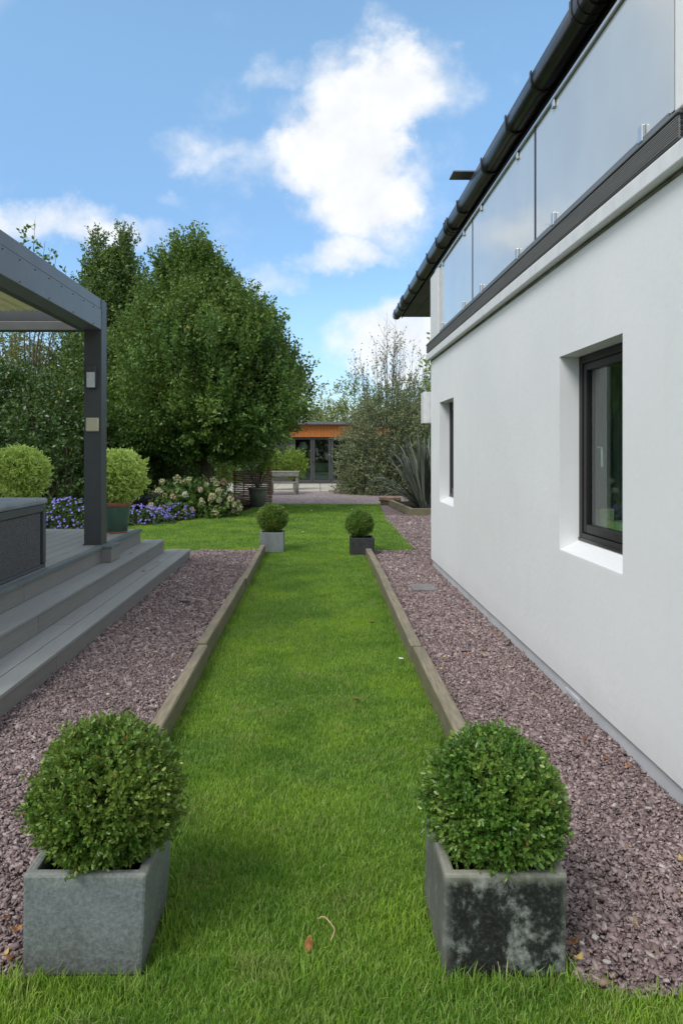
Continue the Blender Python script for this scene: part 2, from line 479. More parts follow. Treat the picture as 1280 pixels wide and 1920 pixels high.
M['stoneflat'] = plain('concrete_cover', (.20, .18, .18), .85, nz=14, var=.2)

# ---------------------------------------------------------------- builders


class MB:
    def __init__(s):
        s.v, s.f = [], []

    def quad(s, a_, b_, c_, d_):
        i = len(s.v); s.v += [a_, b_, c_, d_]; s.f.append((i, i + 1, i + 2, i + 3)); return s

    def box(s, x0, x1, y0, y1, z0, z1):
        i = len(s.v)
        s.v += [(x0, y0, z0), (x1, y0, z0), (x1, y1, z0), (x0, y1, z0), (x0, y0, z1), (x1, y0, z1), (x1, y1, z1), (x0, y1, z1)]
        for q in ((0, 3, 2, 1), (4, 5, 6, 7), (0, 1, 5, 4), (1, 2, 6, 5), (2, 3, 7, 6), (3, 0, 4, 7)):
            s.f.append(tuple(i + k for k in q))
        return s

    def poly_prism(s, pts, y0, y1):      # pts in (x,z), extruded along y
        i = len(s.v); n = len(pts)
        s.v += [(p[0], y0, p[1]) for p in pts] + [(p[0], y1, p[1]) for p in pts]
        s.f.append(tuple(i + k for k in range(n))[::-1]); s.f.append(tuple(i + n + k for k in range(n)))
        for k in range(n):
            j = (k + 1) % n
            s.f.append((i + k, i + j, i + n + j, i + n + k))
        return s

    def tube(s, pts, rad, n=6, cap=True):
        pts = [Vector(p) for p in pts]
        if isinstance(rad, (int, float)):
            rad = [rad] * len(pts)
        i0 = len(s.v)
        for k, p in enumerate(pts):
            t = (pts[min(k + 1, len(pts) - 1)] - pts[max(k - 1, 0)]).normalized()
            a_ = t.orthogonal().normalized() if k == 0 else (a_ - t * a_.dot(t)).normalized()
            b_ = t.cross(a_)
            for j in range(n):
                th = 2 * math.pi * j / n
                s.v.append(tuple(p + (a_ * math.cos(th) + b_ * math.sin(th)) * rad[k]))
        for k in range(len(pts) - 1):
            for j in range(n):
                q = (j + 1) % n
                s.f.append((i0 + k * n + j, i0 + k * n + q, i0 + (k + 1) * n + q, i0 + (k + 1) * n + j))
        if cap:
            s.f.append(tuple(i0 + j for j in range(n))[::-1]); s.f.append(tuple(i0 + (len(pts) - 1) * n + j for j in range(n)))
        return s

    def lathe(s, prof, n=28, c=(0, 0, 0)):
        i0 = len(s.v)
        for (r, z_) in prof:
            for j in range(n):
                th = 2 * math.pi * j / n
                s.v.append((c[0] + r * math.cos(th), c[1] + r * math.sin(th), c[2] + z_))
        for k in range(len(prof) - 1):
            for j in range(n):
                q = (j + 1) % n
                s.f.append((i0 + k * n + j, i0 + k * n + q, i0 + (k + 1) * n + q, i0 + (k + 1) * n + j))
        s.f.append(tuple(i0 + j for j in range(n))[::-1]); s.f.append(tuple(i0 + (len(prof) - 1) * n + j for j in range(n)))
        return s

    def mesh(s, name):
        me = bpy.data.meshes.new(name); me.from_pydata([tuple(p) for p in s.v], [], s.f); me.update(); return me

    def build(s, name, mat, parent=None, bevel=0, smooth=False, kind=None, loc=None, label=None):
        return link(name, s.mesh(name), mat, parent, bevel, smooth, kind, loc, label)


def link(name, me, mat, parent=None, bevel=0, smooth=False, kind=None, loc=None, label=None):
    if mat is not None and not me.materials:
        me.materials.append(mat)
    if smooth:
        me.polygons.foreach_set('use_smooth', [True] * len(me.polygons))
    o_ = bpy.data.objects.new(name, me); col.objects.link(o_)
    if parent:
        o_.parent = parent
    if bevel:
        bm_ = o_.modifiers.new('bevel', 'BEVEL'); bm_.width = bevel; bm_.segments = 2; bm_.limit_method = 'ANGLE'
    if kind:
        o_['kind'] = kind
    if loc:
        o_.location = loc
    if label:
        o_['label'] = label
    return o_


def tag(o_, label, cat, group=None):
    o_['label'] = label; o_['category'] = cat
    if group:
        o_['group'] = group
    return o_


def empty(name, label, cat, loc=(0, 0, 0), group=None, rz=0):
    o_ = bpy.data.objects.new(name, None); o_.empty_display_size = .1; col.objects.link(o_)
    o_.location = loc; o_.rotation_euler = (0, 0, rz)
    return tag(o_, label, cat, group)


def npmesh(name, V, F, k):
    """V (n,3) float, F (m,k) int"""
    me = bpy.data.meshes.new(name)
    me.vertices.add(len(V)); me.vertices.foreach_set('co', V.astype(np.float32).ravel())
    me.loops.add(F.size); me.loops.foreach_set('vertex_index', F.astype(np.int32).ravel())
    me.polygons.add(len(F)); me.polygons.foreach_set('loop_start', np.arange(0, F.size, k, dtype=np.int32))
    me.update(calc_edges=True)
    return me


def unit(a_):
    return a_ / np.maximum(np.linalg.norm(a_, axis=-1, keepdims=True), 1e-9)


def rdir(n):
    return unit(rng.normal(size=(n, 3)))


def leaf_mesh(name, P, D, L, Wd, fold=.15, shape=4):
    n = len(P)
    L = np.broadcast_to(np.asarray(L, float), (n,))[:, None]; Wd = np.broadcast_to(np.asarray(Wd, float), (n,))[:, None]
    D = unit(D); S = unit(np.cross(D, rdir(n))); N = np.cross(S, D)
    if shape == 4:
        V = np.stack([P, P + D * L * .45 + S * Wd * .5 + N * Wd * fold, P + D * L, P + D * L * .45 - S * Wd * .5 + N * Wd * fold], 1)
        b0 = np.arange(n)[:, None] * 4
        F = np.concatenate([b0 + np.array([[0, 1, 2]]), b0 + np.array([[0, 2, 3]])], 0)
        nv = 4
    else:
        V = np.stack([P, P + D * L * .3 + S * Wd * .42 + N * Wd * fold, P + D * L * .7 + S * Wd * .40 + N * Wd * fold, P + D * L - N * Wd * .1,
                      P + D * L * .7 - S * Wd * .40 + N * Wd * fold, P + D * L * .3 - S * Wd * .42 + N * Wd * fold], 1)
        b0 = np.arange(n)[:, None] * 6
        F = np.concatenate([b0 + np.array([[0, 1, 2]]), b0 + np.array([[0, 2, 3]]), b0 + np.array([[0, 3, 4]]), b0 + np.array([[0, 4, 5]])], 0)
        nv = 6
    order = np.argsort(F[:, 0], kind='stable')
    return npmesh(name, V.reshape(-1, 3), F[order], 3)


def sprays(T, A, length, k, spread):
    """leaf bases and directions along twigs starting at T, running along A"""
    n = len(T); A = unit(A)
    t = (np.arange(k) + rng.random((n, k))) / k
    P = T[:, None, :] + A[:, None, :] * (t * length)[:, :, None] + rng.normal(size=(n, k, 3)) * (length * .05)
    D = A[:, None, :] * (1 - spread) + unit(rng.normal(size=(n, k, 3))) * spread
    return P.reshape(-1, 3), D.reshape(-1, 3)


def lump(P, scale, amp, seed=0):
    """smooth pseudo noise by a few sine waves"""
    r_ = np.random.default_rng(seed); out = np.zeros(len(P))
    for q in range(7):
        kv = r_.normal(size=3) * scale * (1 + .35 * q); out += np.sin(P @ kv + r_.random() * 6.28) / (1 + .35 * q)
    return out / 3.2 * amp


# ---------------------------------------------------------------- ground
def sheet(name, poly, z_, mat, kind='structure', label=None):
    me = bpy.data.meshes.new(name); me.from_pydata([(x, y, z_) for x, y in poly], [], [tuple(range(len(poly)))]); me.update()
    if me.polygons[0].normal.z < 0:
        me.flip_normals()
    return link(name, me, mat, None, kind=kind)


sheet('ground', [(-400, -60), (400, -60), (400, 700), (-400, 700)], -.06, M['field'])
lawn_poly = [(-3, -6), (12, -6), (12, 1.97), (1.6, 1.88), (1.25, 1.89), (.95, 1.905), (.73, 1.94), (.73, 10.35), (1.44, 10.42), (1.50, 14), (1.56, 17), (1.7, 19.5),
             (-1.55, 19.6), (-1.95, 16.6), (-2.8, 15.1), (-3.7, 13.9), (-9, 13.3), (-9, 10.3), (-.86, 10.3), (-.86, 1.96), (-3, 1.96)]
sheet('lawn', lawn_poly, 0, M['lawnbase'])
sheet('gravel_path', [(-1.9, 1.96), (-.80, 1.96), (-.80, 10.32), (-2.4, 10.32), (-2.4, 1.96)], .012, M['gravelbed'])
sheet('gravel_path', [(.68, 1.95), (.95, 1.905), (1.25, 1.89), (1.75, 1.89), (1.7, 9.3), (9, 9.3), (9, 24), (1.75, 24), (1.42, 10.36), (.68, 10.36)], -.012, M['gravelbed'])
sheet('gravel_court', [(-3.6, 19.3), (9, 19.3), (9, 25.5), (-5, 25.5)], .006, M['gravelfar'])
sheet('flower_bed', [(-16, 13), (-9, 13.1), (-3.7, 13.7), (-2.8, 14.95), (-1.95, 16.5), (-1.5, 19.6), (-4, 24), (-16, 24)], .016, M['soil'])

# patio: separate slabs
pat = bpy.data.objects.new('patio', None); col.objects.link(pat); pat['kind'] = 'structure'
slab_me = MB().box(-.44, .44, -.44, .44, 0, .035).mesh('paving_slab'); slab_me.materials.append(M['patio'])
for i in range(12):
    for j in range(7):
        link('paving_slab', slab_me, None, pat, loc=(-4 + i * .9, 25.6 + j * .9, -.005 + random.random() * .003))

# lawn grass
poly = np.array(lawn_poly)


def inside(X, Y):
    c_ = np.zeros(len(X), bool); n = len(poly); j = n - 1
    for i in range(n):
        xi, yi = poly[i]; xj, yj = poly[j]
        hit = ((yi > Y) != (yj > Y)) & (X < (xj - xi) * (Y - yi) / (yj - yi + 1e-12) + xi)
        c_ ^= hit; j = i
    return c_


def blades(name, x0, x1, y0, y1, dens_, h, w, segs):
    n = int((x1 - x0) * (y1 - y0) * dens_)
    X = rng.uniform(x0, x1, n); Y = rng.uniform(y0, y1, n)
    k = inside(X + rng.normal(size=n) * .012, Y + rng.normal(size=n) * .018)
    # keep out of planters and timbers
    for (a0, a1, b0, b1) in EXCL:
        k &= ~((X > a0) & (X < a1) & (Y > b0) & (Y < b1))
    X, Y = X[k], Y[k]; n = len(X)
    P = np.stack([X, Y, np.zeros(n)], 1)
    tuft = 1 + .35 * lump(P, 9, 1, 3) + .25 * lump(P, 30, 1, 5)
    H = h * rng.uniform(.5, 1.25, n) * np.clip(tuft, .45, 1.7)
    th = rng.uniform(0, 6.283, n)
    # neighbouring blades lean together
    lean_a = lump(P, 5, 2.5, 11) + rng.normal(size=n) * 1.9
    ln = rng.uniform(.1, .85, n) + (rng.random(n) < .06) * .8
    Ld = np.stack([np.cos(lean_a), np.sin(lean_a), np.zeros(n)], 1) * (ln * H)[:, None]
    S = np.stack([np.cos(th), np.sin(th), np.zeros(n)], 1) * (w * rng.uniform(.6, 1.3, n) * .5)[:, None]
    up = np.zeros((n, 3)); up[:, 2] = H
    if segs == 2:
        mid = P + up * .6 + Ld * .28
        V = np.stack([P - S, P + S, mid - S * .85, mid + S * .85, P + up * .95 + Ld], 1); b0 = np.arange(n)[:, None] * 5
        F = np.stack([b0 + np.array([[0, 1, 3]]), b0 + np.array([[0, 3, 2]]), b0 + np.array([[2, 3, 4]])], 1).reshape(-1, 3)
    else:
        V = np.stack([P - S, P + S, P + up + Ld * .9], 1); F = np.arange(n)[:, None] * 3 + np.array([[0, 1, 2]])
    return V.reshape(-1, 3), F


EXCL = [(-.86, -.485, 1.96, 2.33), (.355, .72, 1.96, 2.33), (-.90, -.51, 10.18, 10.56), (.43, .80, 9.9, 10.27),
        (-.90, -.785, 2.3, 10.15), (.655, .78, 2.3, 9.75)]
zones = [(-2.0, 2.3, 1.55, 2.05, 30000, .027, .0026, 2), (-.80, .67, 2.0, 4.2, 30000, .023, .0026, 2), (-.80, .67, 4.2, 7, 16000, .022, .0038, 1),
         (-.80, .67, 7, 10.4, 9500, .022, .0052, 1), (-5.5, 1.6, 10.3, 14, 3800, .024, .009, 1), (-3.6, 1.75, 14, 19.65, 2200, .024, .013, 1),
         (-3, 3, -1.5, 1.55, 1500, .04, .006, 1),
         # longer tufts round the planter feet
         (-.90, -.44, 1.88, 1.96, 16000, .05, .003, 2), (.32, .76, 1.88, 1.96, 16000, .055, .003, 2), (-.49, -.44, 1.95, 2.4, 12000, .05, .003, 2),
         (.30, .36, 1.95, 2.4, 12000, .05, .003, 2), (.60, .66, 2.4, 9.6, 6000, .045, .004, 1), (-.79, -.74, 2.4, 10, 6000, .045, .004, 1)]
VV, FF, off = [], [], 0
for zz in zones:
    V_, F_ = blades('g', *zz); VV.append(V_); FF.append(F_ + off); off += len(V_)
g_ = link('grass', npmesh('grass', np.concatenate(VV), np.concatenate(FF), 3), M['grass'], kind='stuff')
tag(g_, 'short mown bright green grass of the lawn strip between timber edgings', 'grass')

# slate chips
def chips(x0, x1, y0, y1, dens_, size, zb):
    if callable(x1):
        xm = max(x1(y0), x1(y1)) + .02
    else:
        xm = x1
    n = int((xm - x0) * (y1 - y0) * dens_)
    X = rng.uniform(x0, xm, n); Y = rng.uniform(y0, y1, n)
    if callable(x1):
        k = X < x1(Y) + rng.normal(size=n) * .008; X, Y = X[k], Y[k]; n = len(X)
    k = ~((X > 1.0) & (X < 1.27) & (Y > 7.35) & (Y < 7.75)); X, Y = X[k], Y[k]; n = len(X)
    for (a0, a1, b0, b1) in EXCL[:2]:
        k = ~((X > a0 - .005) & (X < a1 + .005) & (Y > b0) & (Y < b1)); X, Y = X[k], Y[k]; n = len(X)
    base = np.array([(-1, -1, -1), (1, -1, -1), (1, 1, -1), (-1, 1, -1), (-1, -1, 1), (1, -1, 1), (1, 1, 1), (-1, 1, 1)], float) * .5
    sz = size * rng.lognormal(0, .38, n)
    scl = np.stack([sz * rng.uniform(.9, 1.7, n), sz * rng.uniform(.6, 1.05, n), sz * rng.uniform(.22, .55, n)], 1)
    V = base[None] * scl[:, None, :] * (1 + rng.uniform(-.38, .25, (n, 8, 3)))
    ax = rng.normal(size=(n, 3)) * np.array([.42, .42, 0]); yaw = rng.uniform(0, 6.283, n)
    cx, sx_ = np.cos(ax[:, 0]), np.sin(ax[:, 0]); cy, sy = np.cos(ax[:, 1]), np.sin(ax[:, 1]); cz, sz_ = np.cos(yaw), np.sin(yaw)
    Rx = np.zeros((n, 3, 3)); Rx[:, 0, 0] = 1; Rx[:, 1, 1] = cx; Rx[:, 1, 2] = -sx_; Rx[:, 2, 1] = sx_; Rx[:, 2, 2] = cx
    Ry = np.zeros((n, 3, 3)); Ry[:, 1, 1] = 1; Ry[:, 0, 0] = cy; Ry[:, 0, 2] = sy; Ry[:, 2, 0] = -sy; Ry[:, 2, 2] = cy
    Rz = np.zeros((n, 3, 3)); Rz[:, 2, 2] = 1; Rz[:, 0, 0] = cz; Rz[:, 0, 1] = -sz_; Rz[:, 1, 0] = sz_; Rz[:, 1, 1] = cz
    RR = Rx @ Ry @ Rz
    V = np.einsum('nij,nkj->nki', RR, V)
    P = np.stack([X, Y, np.zeros(n)], 1)
    P[:, 2] = zb + rng.uniform(-.006, .012, n) + .010 * lump(P, 7, 1, 2)
    V = V + P[:, None, :]
    q = np.array([(0, 3, 2, 1), (4, 5, 6, 7), (0, 1, 5, 4), (1, 2, 6, 5), (2, 3, 7, 6), (3, 0, 4, 7)])
    F = (np.arange(n)[:, None, None] * 8 + q[None]).reshape(-1, 4)
    return V.reshape(-1, 3), F


wallx = lambda y: 1.545 - .0085 * y
for nm, zs, lab in (('gravel', [(-1.80, -.855, 1.96, 5, 19000, .0096, .018), (-1.77, -.855, 5, 10.33, 8000, .0140, .018)],
                     'plum slate chippings filling the strip between deck steps and left timber edging'),
                    ('gravel', [(.73, wallx, 1.955, 5, 19000, .0096, -.004), (.80, 1.56, 1.90, 1.955, 14000, .010, -.004), (.73, wallx, 5, 9.0, 8000, .0140, -.004), (.74, 1.45, 9.0, 10.38, 6500, .0150, -.004),
                                (1.45, 2.6, 9.05, 16, 3800, .0185, -.004), (.36, .73, 2.34, 2.5, 100, .018, .02)],
                     'plum slate chippings filling the path along the white house wall')):
    VV, FF, off = [], [], 0
    for q in zs:
        V_, F_ = chips(*q); VV.append(V_); FF.append(F_ + off); off += len(V_)
    tag(link(nm, npmesh(nm, np.concatenate(VV), np.concatenate(FF), 4), M['chip'], kind='stuff'), lab, 'gravel')

# ---------------------------------------------------------------- house
HR = .0085
house = empty('house', 'white rendered house with black gutter, glass balcony and two small deep windows', 'house', (0, 0, 0), rz=HR)
WX = 1.53
ys = [-4, 3.42, 4.30, 7.56, 8.39, 9.0]; zs_ = [.098, .88, 2.083, 2.70]
wb = MB(); TH = .22
for i in range(5):
    for j in range(3):
        if i in (1, 3) and j == 1:
            y0, y1, z0, z1 = ys[i], ys[i + 1], zs_[j], zs_[j + 1]
            wb.quad((WX, y0, z0), (WX + TH, y0, z0), (WX + TH, y0, z1), (WX, y0, z1))
            wb.quad((WX, y1, z1), (WX + TH, y1, z1), (WX + TH, y1, z0), (WX, y1, z0))
            wb.quad((WX, y0, z1), (WX + TH, y0, z1), (WX + TH, y1, z1), (WX, y1, z1))
            wb.quad((WX, y1, z0), (WX + TH, y1, z0), (WX + TH, y0, z0), (WX, y0, z0))
            continue
        y0, y1, z0, z1 = ys[i], ys[i + 1], zs_[j], zs_[j + 1]
        wb.quad((WX, y0, z0), (WX, y0, z1), (WX, y1, z1), (WX, y1, z0))
        wb.quad((WX + TH, y1, z0), (WX + TH, y1, z1), (WX + TH, y0, z1), (WX + TH, y0, z0))
wb.box(WX + .001, 8.5, 9.0 - TH, 9.0, .098, 2.70)
wb.box(WX + .001, 8.5, -4, -4 + TH, .098, 2.70)
wb.quad((WX, -4, .098), (WX, 9, .098), (WX + TH, 9, .098), (WX + TH, -4, .098))
wb.build('wall', M['render'], house)
# rounded free corner bead of the render
MB().tube([(WX + .012, 9.0 - .012, .098), (WX + .012, 9.0 - .012, 2.68)], .0125, 10).build('corner_bead', M['render'], house, smooth=True)
pl = MB().box(WX + .022, 8.4, -3.9, 8.965, -.1, .099)
pl.build('plinth', M['plinth'], house, bevel=.004)
MB().box(WX + .012, WX + .03, 4.02, 4.24, .028, .052).build('vent_cover', M['plinth'], house, bevel=.003)
# rooms
rm = MB()
rm.quad((WX + TH + .001, -3.7, .3), (8, -3.7, .3), (8, 8.7, .3), (WX + TH + .001, 8.7, .3))
rm.quad((WX + TH + .001, -3.7, 2.6), (WX + TH + .001, 8.7, 2.6), (8, 8.7, 2.6), (8, -3.7, 2.6))
for (ya, yb) in ((-3.7, 2.2), (5.4, 6.6), (8.2, 8.7)):
    rm.quad((5.5, ya, .3), (5.5, ya, 2.6), (5.5, yb, 2.6), (5.5, yb, .3))
for (ya, yb) in ((2.2, 5.4), (6.6, 8.2)):  # unseen far wall left open above here, added to let daylight into the rooms
    rm.quad((5.5, ya, .3), (5.5, ya, .8), (5.5, yb, .8), (5.5, yb, .3))
rm.quad((WX + TH + .002, 5.9, .3), (5.5, 5.9, .3), (5.5, 5.9, 2.6), (WX + TH + .002, 5.9, 2.6))
rm.build('room_lining', M['interior'], house)


def window(y0, y1, detail=True):
    z0, z1 = .88, 2.083; X = WX + .12
    w_ = bpy.data.objects.new('window', None); col.objects.link(w_); w_.parent = house
    # sloping white sill
    zb = .953
    s_ = MB(); s_.poly_prism([(WX + .001, z0 + .006), (X + .02, zb), (X + .02, z0 - .03), (WX + .001, z0 - .03)], y0 + .001, y1 - .001)
    s_.build('sill', M['sillwhite'], w_)
    f = MB(); a_ = .05
    f.box(X, X + .07, y0 + .001, y0 + a_, zb + .002, z1 - .001).box(X, X + .07, y1 - a_, y1 - .001, zb + .002, z1 - .001)
    f.box(X, X + .07, y0 + a_, y1 - a_, z1 - a_, z1 - .001).box(X, X + .07, y0 + a_, y1 - a_, zb + .002, zb + .042)
    f.build('frame', M['frame'], w_, bevel=.004)
    g_0, g_1, h0, h1 = y0 + a_, y1 - a_, zb + .044, z1 - a_
    s = MB(); b = .045; Xs = X + .008
    s.box(Xs, Xs + .06, g_0 + .001, g_0 + b, h0 + .001, h1 - .001).box(Xs, Xs + .06, g_1 - b, g_1 - .001, h0 + .001, h1 - .001)
    s.box(Xs, Xs + .06, g_0 + b, g_1 - b, h1 - b, h1 - .001).box(Xs, Xs + .06, g_0 + b, g_1 - b, h0 + .001, h0 + b + .01)
    s.build('sash', M['frame'], w_, bevel=.006)
    MB().box(Xs + .02, Xs + .03, g_0 + b - .005, g_1 - b + .005, h0 + b, h1 - b + .005).build('pane', M['glass'], w_)
    MB().box(X - .006, X + .02, y0 + .003, y1 - .003, zb - .006, zb + .012).build('drip_bar', M['gutter'], w_, bevel=.003)
    hb = MB().tube([(Xs + .075, g_1 - .022, 1.52), (Xs + .105, g_1 - .022, 1.52), (Xs + .108, g_1 - .022, 1.40)], .008, 8)
    hb.build('handle', M['lampwhite'], w_)
    if True:
        c_ = MB(); n = 28; yA, yB = y1 + 1.05, y1 + .30
        for k in range(n):
            t0, t1 = k / n, (k + 1) / n
            xa = WX + TH + .30 + .025 * math.sin(t0 * 26); xb = WX + TH + .30 + .025 * math.sin(t1 * 26)
            ya, yb = yA + (yB - yA) * t0, yA + (yB - yA) * t1
            c_.quad((xa, ya, .7), (xb, yb, .7), (xb, yb, 2.3), (xa, ya, 2.3))
        cu = c_.build('curtain', M['curtain'], None, smooth=True); cu.rotation_euler.z = HR
        sm = cu.modifiers.new('solid', 'SOLIDIFY'); sm.thickness = .004
        return cu


tag(window(3.42, 4.30), 'pale grey curtain hanging behind the nearer window of the white house', 'curtain')
tag(window(7.56, 8.39), 'pale grey curtain behind the farther narrow window near the house corner', 'curtain')
b1 = MB().box(-.045, .045, -.08, .08, 0, .23).build('storage_box', M['yellowbox'], None, bevel=.004, loc=(1.82, 4.47, .90))
tag(b1, 'pale yellow box inside the nearer window, left of the green one', 'box')
b2 = MB().box(-.06, .08, -.12, .10, 0, .15).build('storage_box', M['greenbox'], None, bevel=.004, loc=(1.92, 4.40, .90))
tag(b2, 'pale green box inside the nearer window, right of the yellow one', 'box')
t_ = MB().box(1.755, 2.03, 3.3, 5.6, .86, .899).build('window_board', M['sillwhite'], house, bevel=.004)

# coping band and balcony edge board
cp = MB(); PR = .055
cp.poly_prism([(WX - PR, 2.672), (WX - PR, 2.752), (WX - PR + .02, 2.768), (WX + .3, 2.768), (WX + .3, 2.701), (WX - .004, 2.701), (WX - .004, 2.672)], -4, 9.06)
cp.build('coping', M['coping'], house, bevel=.006)
MB().box(WX - .006, WX + .002, -4, 9.004, 2.652, 2.6715).build('coping_shadow_strip', M['algae_shadow'], house)
# added strip: the coping's shadow line and green dirt put into its colour
eb = MB()
eb.box(WX - PR + .006, WX + .4, 2.80, 9.05, 2.770, 2.866)
eb.build('edge_board', M['edgeboard'], house, bevel=.003)
rb = MB()
for k in range(9):
    z0 = 2.776 + k * .0098
    rb.box(WX - PR + .001, WX - PR + .0065, 2.802, 9.048, z0, z0 + .0055)
rb.build('edge_board_ribs', M['edgeboard'], house, kind='stuff')
MB().box(WX - PR - .004, WX + .45, 2.79, 9.06, 2.868, 2.884).build('edge_cap', M['anthracite2'], house, bevel=.004)
eb2 = MB()
for k in range(4):
    eb2.box(WX - PR + .012, WX + .1, 2.794, 2.7995, 2.778 + k * .023, 2.791 + k * .023)
eb2.build('board_end_slots', M['gap'], house)
MB().box(WX - .03, WX + .6, 2.92 - .07, 9.0, 2.885, 2.90).build('balcony_floor', M['edgeboard'], house)
MB().box(WX - .015, WX + .035, 2.95, 8.95, 2.901, 2.945).build('glass_channel', M['anthracite2'], house, bevel=.003)
for (a_, b_) in ((2.93, 4.749), (4.791, 6.629), (6.671, 8.30)):
    MB().box(WX, WX + .014, a_, b_, 2.946, 3.715).build('glass_panel', M['opal'], house)
for yj in (4.77, 6.65):
    MB().box(WX - .001, WX + .015, yj - .020, yj + .020, 2.946, 3.715).build('glass_joint', M['gap'], house)
MB().box(WX - .018, WX + .032, 1.5, 8.62, 3.722, 3.745).build('top_rail', M['steel'], house, bevel=.003)
for yj in (3.2, 4.38, 5.16, 6.27, 7.0, 8.15):
    MB().box(WX - .016, WX - .001, yj - .022, yj + .022, 3.672, 3.721).box(WX + .0145, WX + .028, yj - .022, yj + .022, 3.672, 3.721).build('rail_clamp', M['steel'], house, bevel=.004)
    MB().box(WX - .020, WX - .001, yj - .022, yj + .022, 2.925, 3.005).box(WX + .0145, WX + .03, yj - .022, yj + .022, 2.925, 3.005).build('base_clamp', M['steel'], house, bevel=.004)
MB().box(WX - .035, WX + .075, 8.32, 8.84, 2.886, 3.70).build('balcony_post', M['coping'], house, bevel=.006)
MB().box(WX - .05, WX + 1.2, 1.2, 2.83, 2.886, 3.88).build('balcony_pier', M['render'], house, bevel=.006)
# upper storey wall, set back
MB().box(3.2, 8.4, -4, 11.6, 2.886, 3.89).build('upper_wall', M['render'], house)
# roof
SZ = 3.90; END = 12.45
rf = MB()
rf.poly_prism([(1.58, SZ + .02), (1.58, SZ + .20), (6, SZ + 3.1), (10.4, SZ + .20), (10.4, SZ + .02)], -4.2, END)
rf.build('roof', M['slate'], house)
for k, x0 in enumerate(np.arange(1.60, 3.19, .2)):
    MB().box(x0, x0 + .194, -4.2, END - .01, SZ, SZ + .018).build('soffit_board', M['soffit'], house)
MB().box(1.583, 1.598, -4.2, END, SZ - .02, SZ + .16).build('fascia_board', M['gutter'], house, bevel=.003)
gut = MB(); n = 14; gx, gz, gr = 1.505, 3.935, .072
for (y0, y1) in ((-4.2, END + .05),):
    pts_o = [(gx + gr * math.cos(t), gz + gr * math.sin(t)) for t in [math.pi + math.pi * k / n for k in range(n + 1)]]
    pts_i = [(gx + (gr - .006) * math.cos(t), gz + (gr - .006) * math.sin(t)) for t in [math.pi + math.pi * k / n for k in range(n + 1)]]
    pts = [(gx - gr, gz + .045)] + pts_o + [(gx + gr, gz + .045), (gx + gr - .006, gz + .045)] + pts_i[::-1] + [(gx - gr + .006, gz + .045)]
    gut.poly_prism(pts, y0, y1)
gutter = gut.build('gutter', M['gutter'], house, smooth=False)
for f_ in gutter.data.polygons:
    f_.use_smooth = len(f_.vertices) == 4
gutter.data.polygons[0].use_smooth = False


def gband(yc, w_, grow, nm='gutter_bracket'):
    b = MB(); r1 = gr + grow
    po = [(gx + r1 * math.cos(t), gz + r1 * math.sin(t)) for t in [math.pi + math.pi * k / n for k in range(n + 1)]]
    pi_ = [(gx + (gr + .0006) * math.cos(t), gz + (gr + .0006) * math.sin(t)) for t in [math.pi + math.pi * k / n for k in range(n + 1)]]
    b.poly_prism([(gx - r1, gz + .06)] + po + [(gx + r1, gz + .055), (gx + gr + .0006, gz + .055)] + pi_[::-1] + [(gx - gr - .0006, gz + .06)], yc - w_ / 2, yc + w_ / 2)
    b.build(nm, M['gutter'], gutter)


MB().poly_prism([(gx + (gr - .001) * math.cos(t), gz + (gr - .001) * math.sin(t)) for t in [math.pi + math.pi * k / n for k in range(n + 1)]], END + .04, END + .06).build('end_cap', M['gutter'], gutter)
for yb in (1.0, 2.3, 3.05, 4.55, 5.15, 5.9, 6.9, 8.1, 8.75, 9.6, 10.4, 11.1, 11.7, 12.25):
    gband(yb, .028, .009)
for yb in (3.75, 7.5, 11.25):
    for dy in (-.085, 0, .085):
        gband(yb + dy, .03, .011, 'gutter_union')
    gband(yb, .14, .006, 'gutter_union')
MB().box(1.315, 1.56, 6.50, 6.70, 4.12, 4.132).tube([(1.5, 6.59, 4.125), (1.6, 6.59, 4.06)], .01).build('roof_flashing_tray', M['edgeboard'], house)
MB().box(WX - .085, WX + .25, 9.06, 9.30, 1.86, 2.27).build('meter_box', M['coping'], house, bevel=.006)

# ---------------------------------------------------------------- timber edgings
def edging(x0, x1, joints, label):
    e_ = empty('timber_edging', label, 'edging', ((x0 + x1) / 2, joints[0], 0), 'timber edgings along the lawn strip')
    for k in range(len(joints) - 1):
        a_, b_ = joints[k] + .006, joints[k + 1] - .006
        w_ = (x1 - x0) / 2; dx = (.006, -.007, .005)[k % 3]; dz = (0, .007, -.004)[k % 3]
        bb = MB(); nseg = 12; L_ = b_ - a_
        prof = [(-w_, -.05), (w_, -.05), (w_, .122), (w_ - .006, .13), (-w_ + .006, .13), (-w_, .124)]
        i0 = 0
        for q in range(nseg + 1):
            y_ = a_ - joints[0] + L_ * q / nseg
            jx = .0035 * mnoise.noise((y_ * 1.7, x0, k)); jz = .004 * mnoise.noise((y_ * 1.3, 5 + x0, k))
            for (px, pz) in prof:
                bb.v.append((px + dx + jx + .010 * (q / nseg - .5) * (1 if k % 2 else -1), y_, pz + (jz + dz if pz > 0 else 0)))
        m_ = len(prof)
        for q in range(nseg):
            for j in range(m_):
                j2 = (j + 1) % m_
                bb.f.append((q * m_ + j, q * m_ + j2, (q + 1) * m_ + j2, (q + 1) * m_ + j))
        bb.f.append(tuple(range(m_))); bb.f.append(tuple(nseg * m_ + j for j in range(m_))[::-1])
        bb.build('sleeper', M['sleeper'], e_)
    return e_


def fixnorm(o_):
    bm_ = bmesh.new(); bm_.from_mesh(o_.data); bmesh.ops.recalc_face_normals(bm_, faces=bm_.faces); bm_.to_mesh(o_.data); bm_.free()


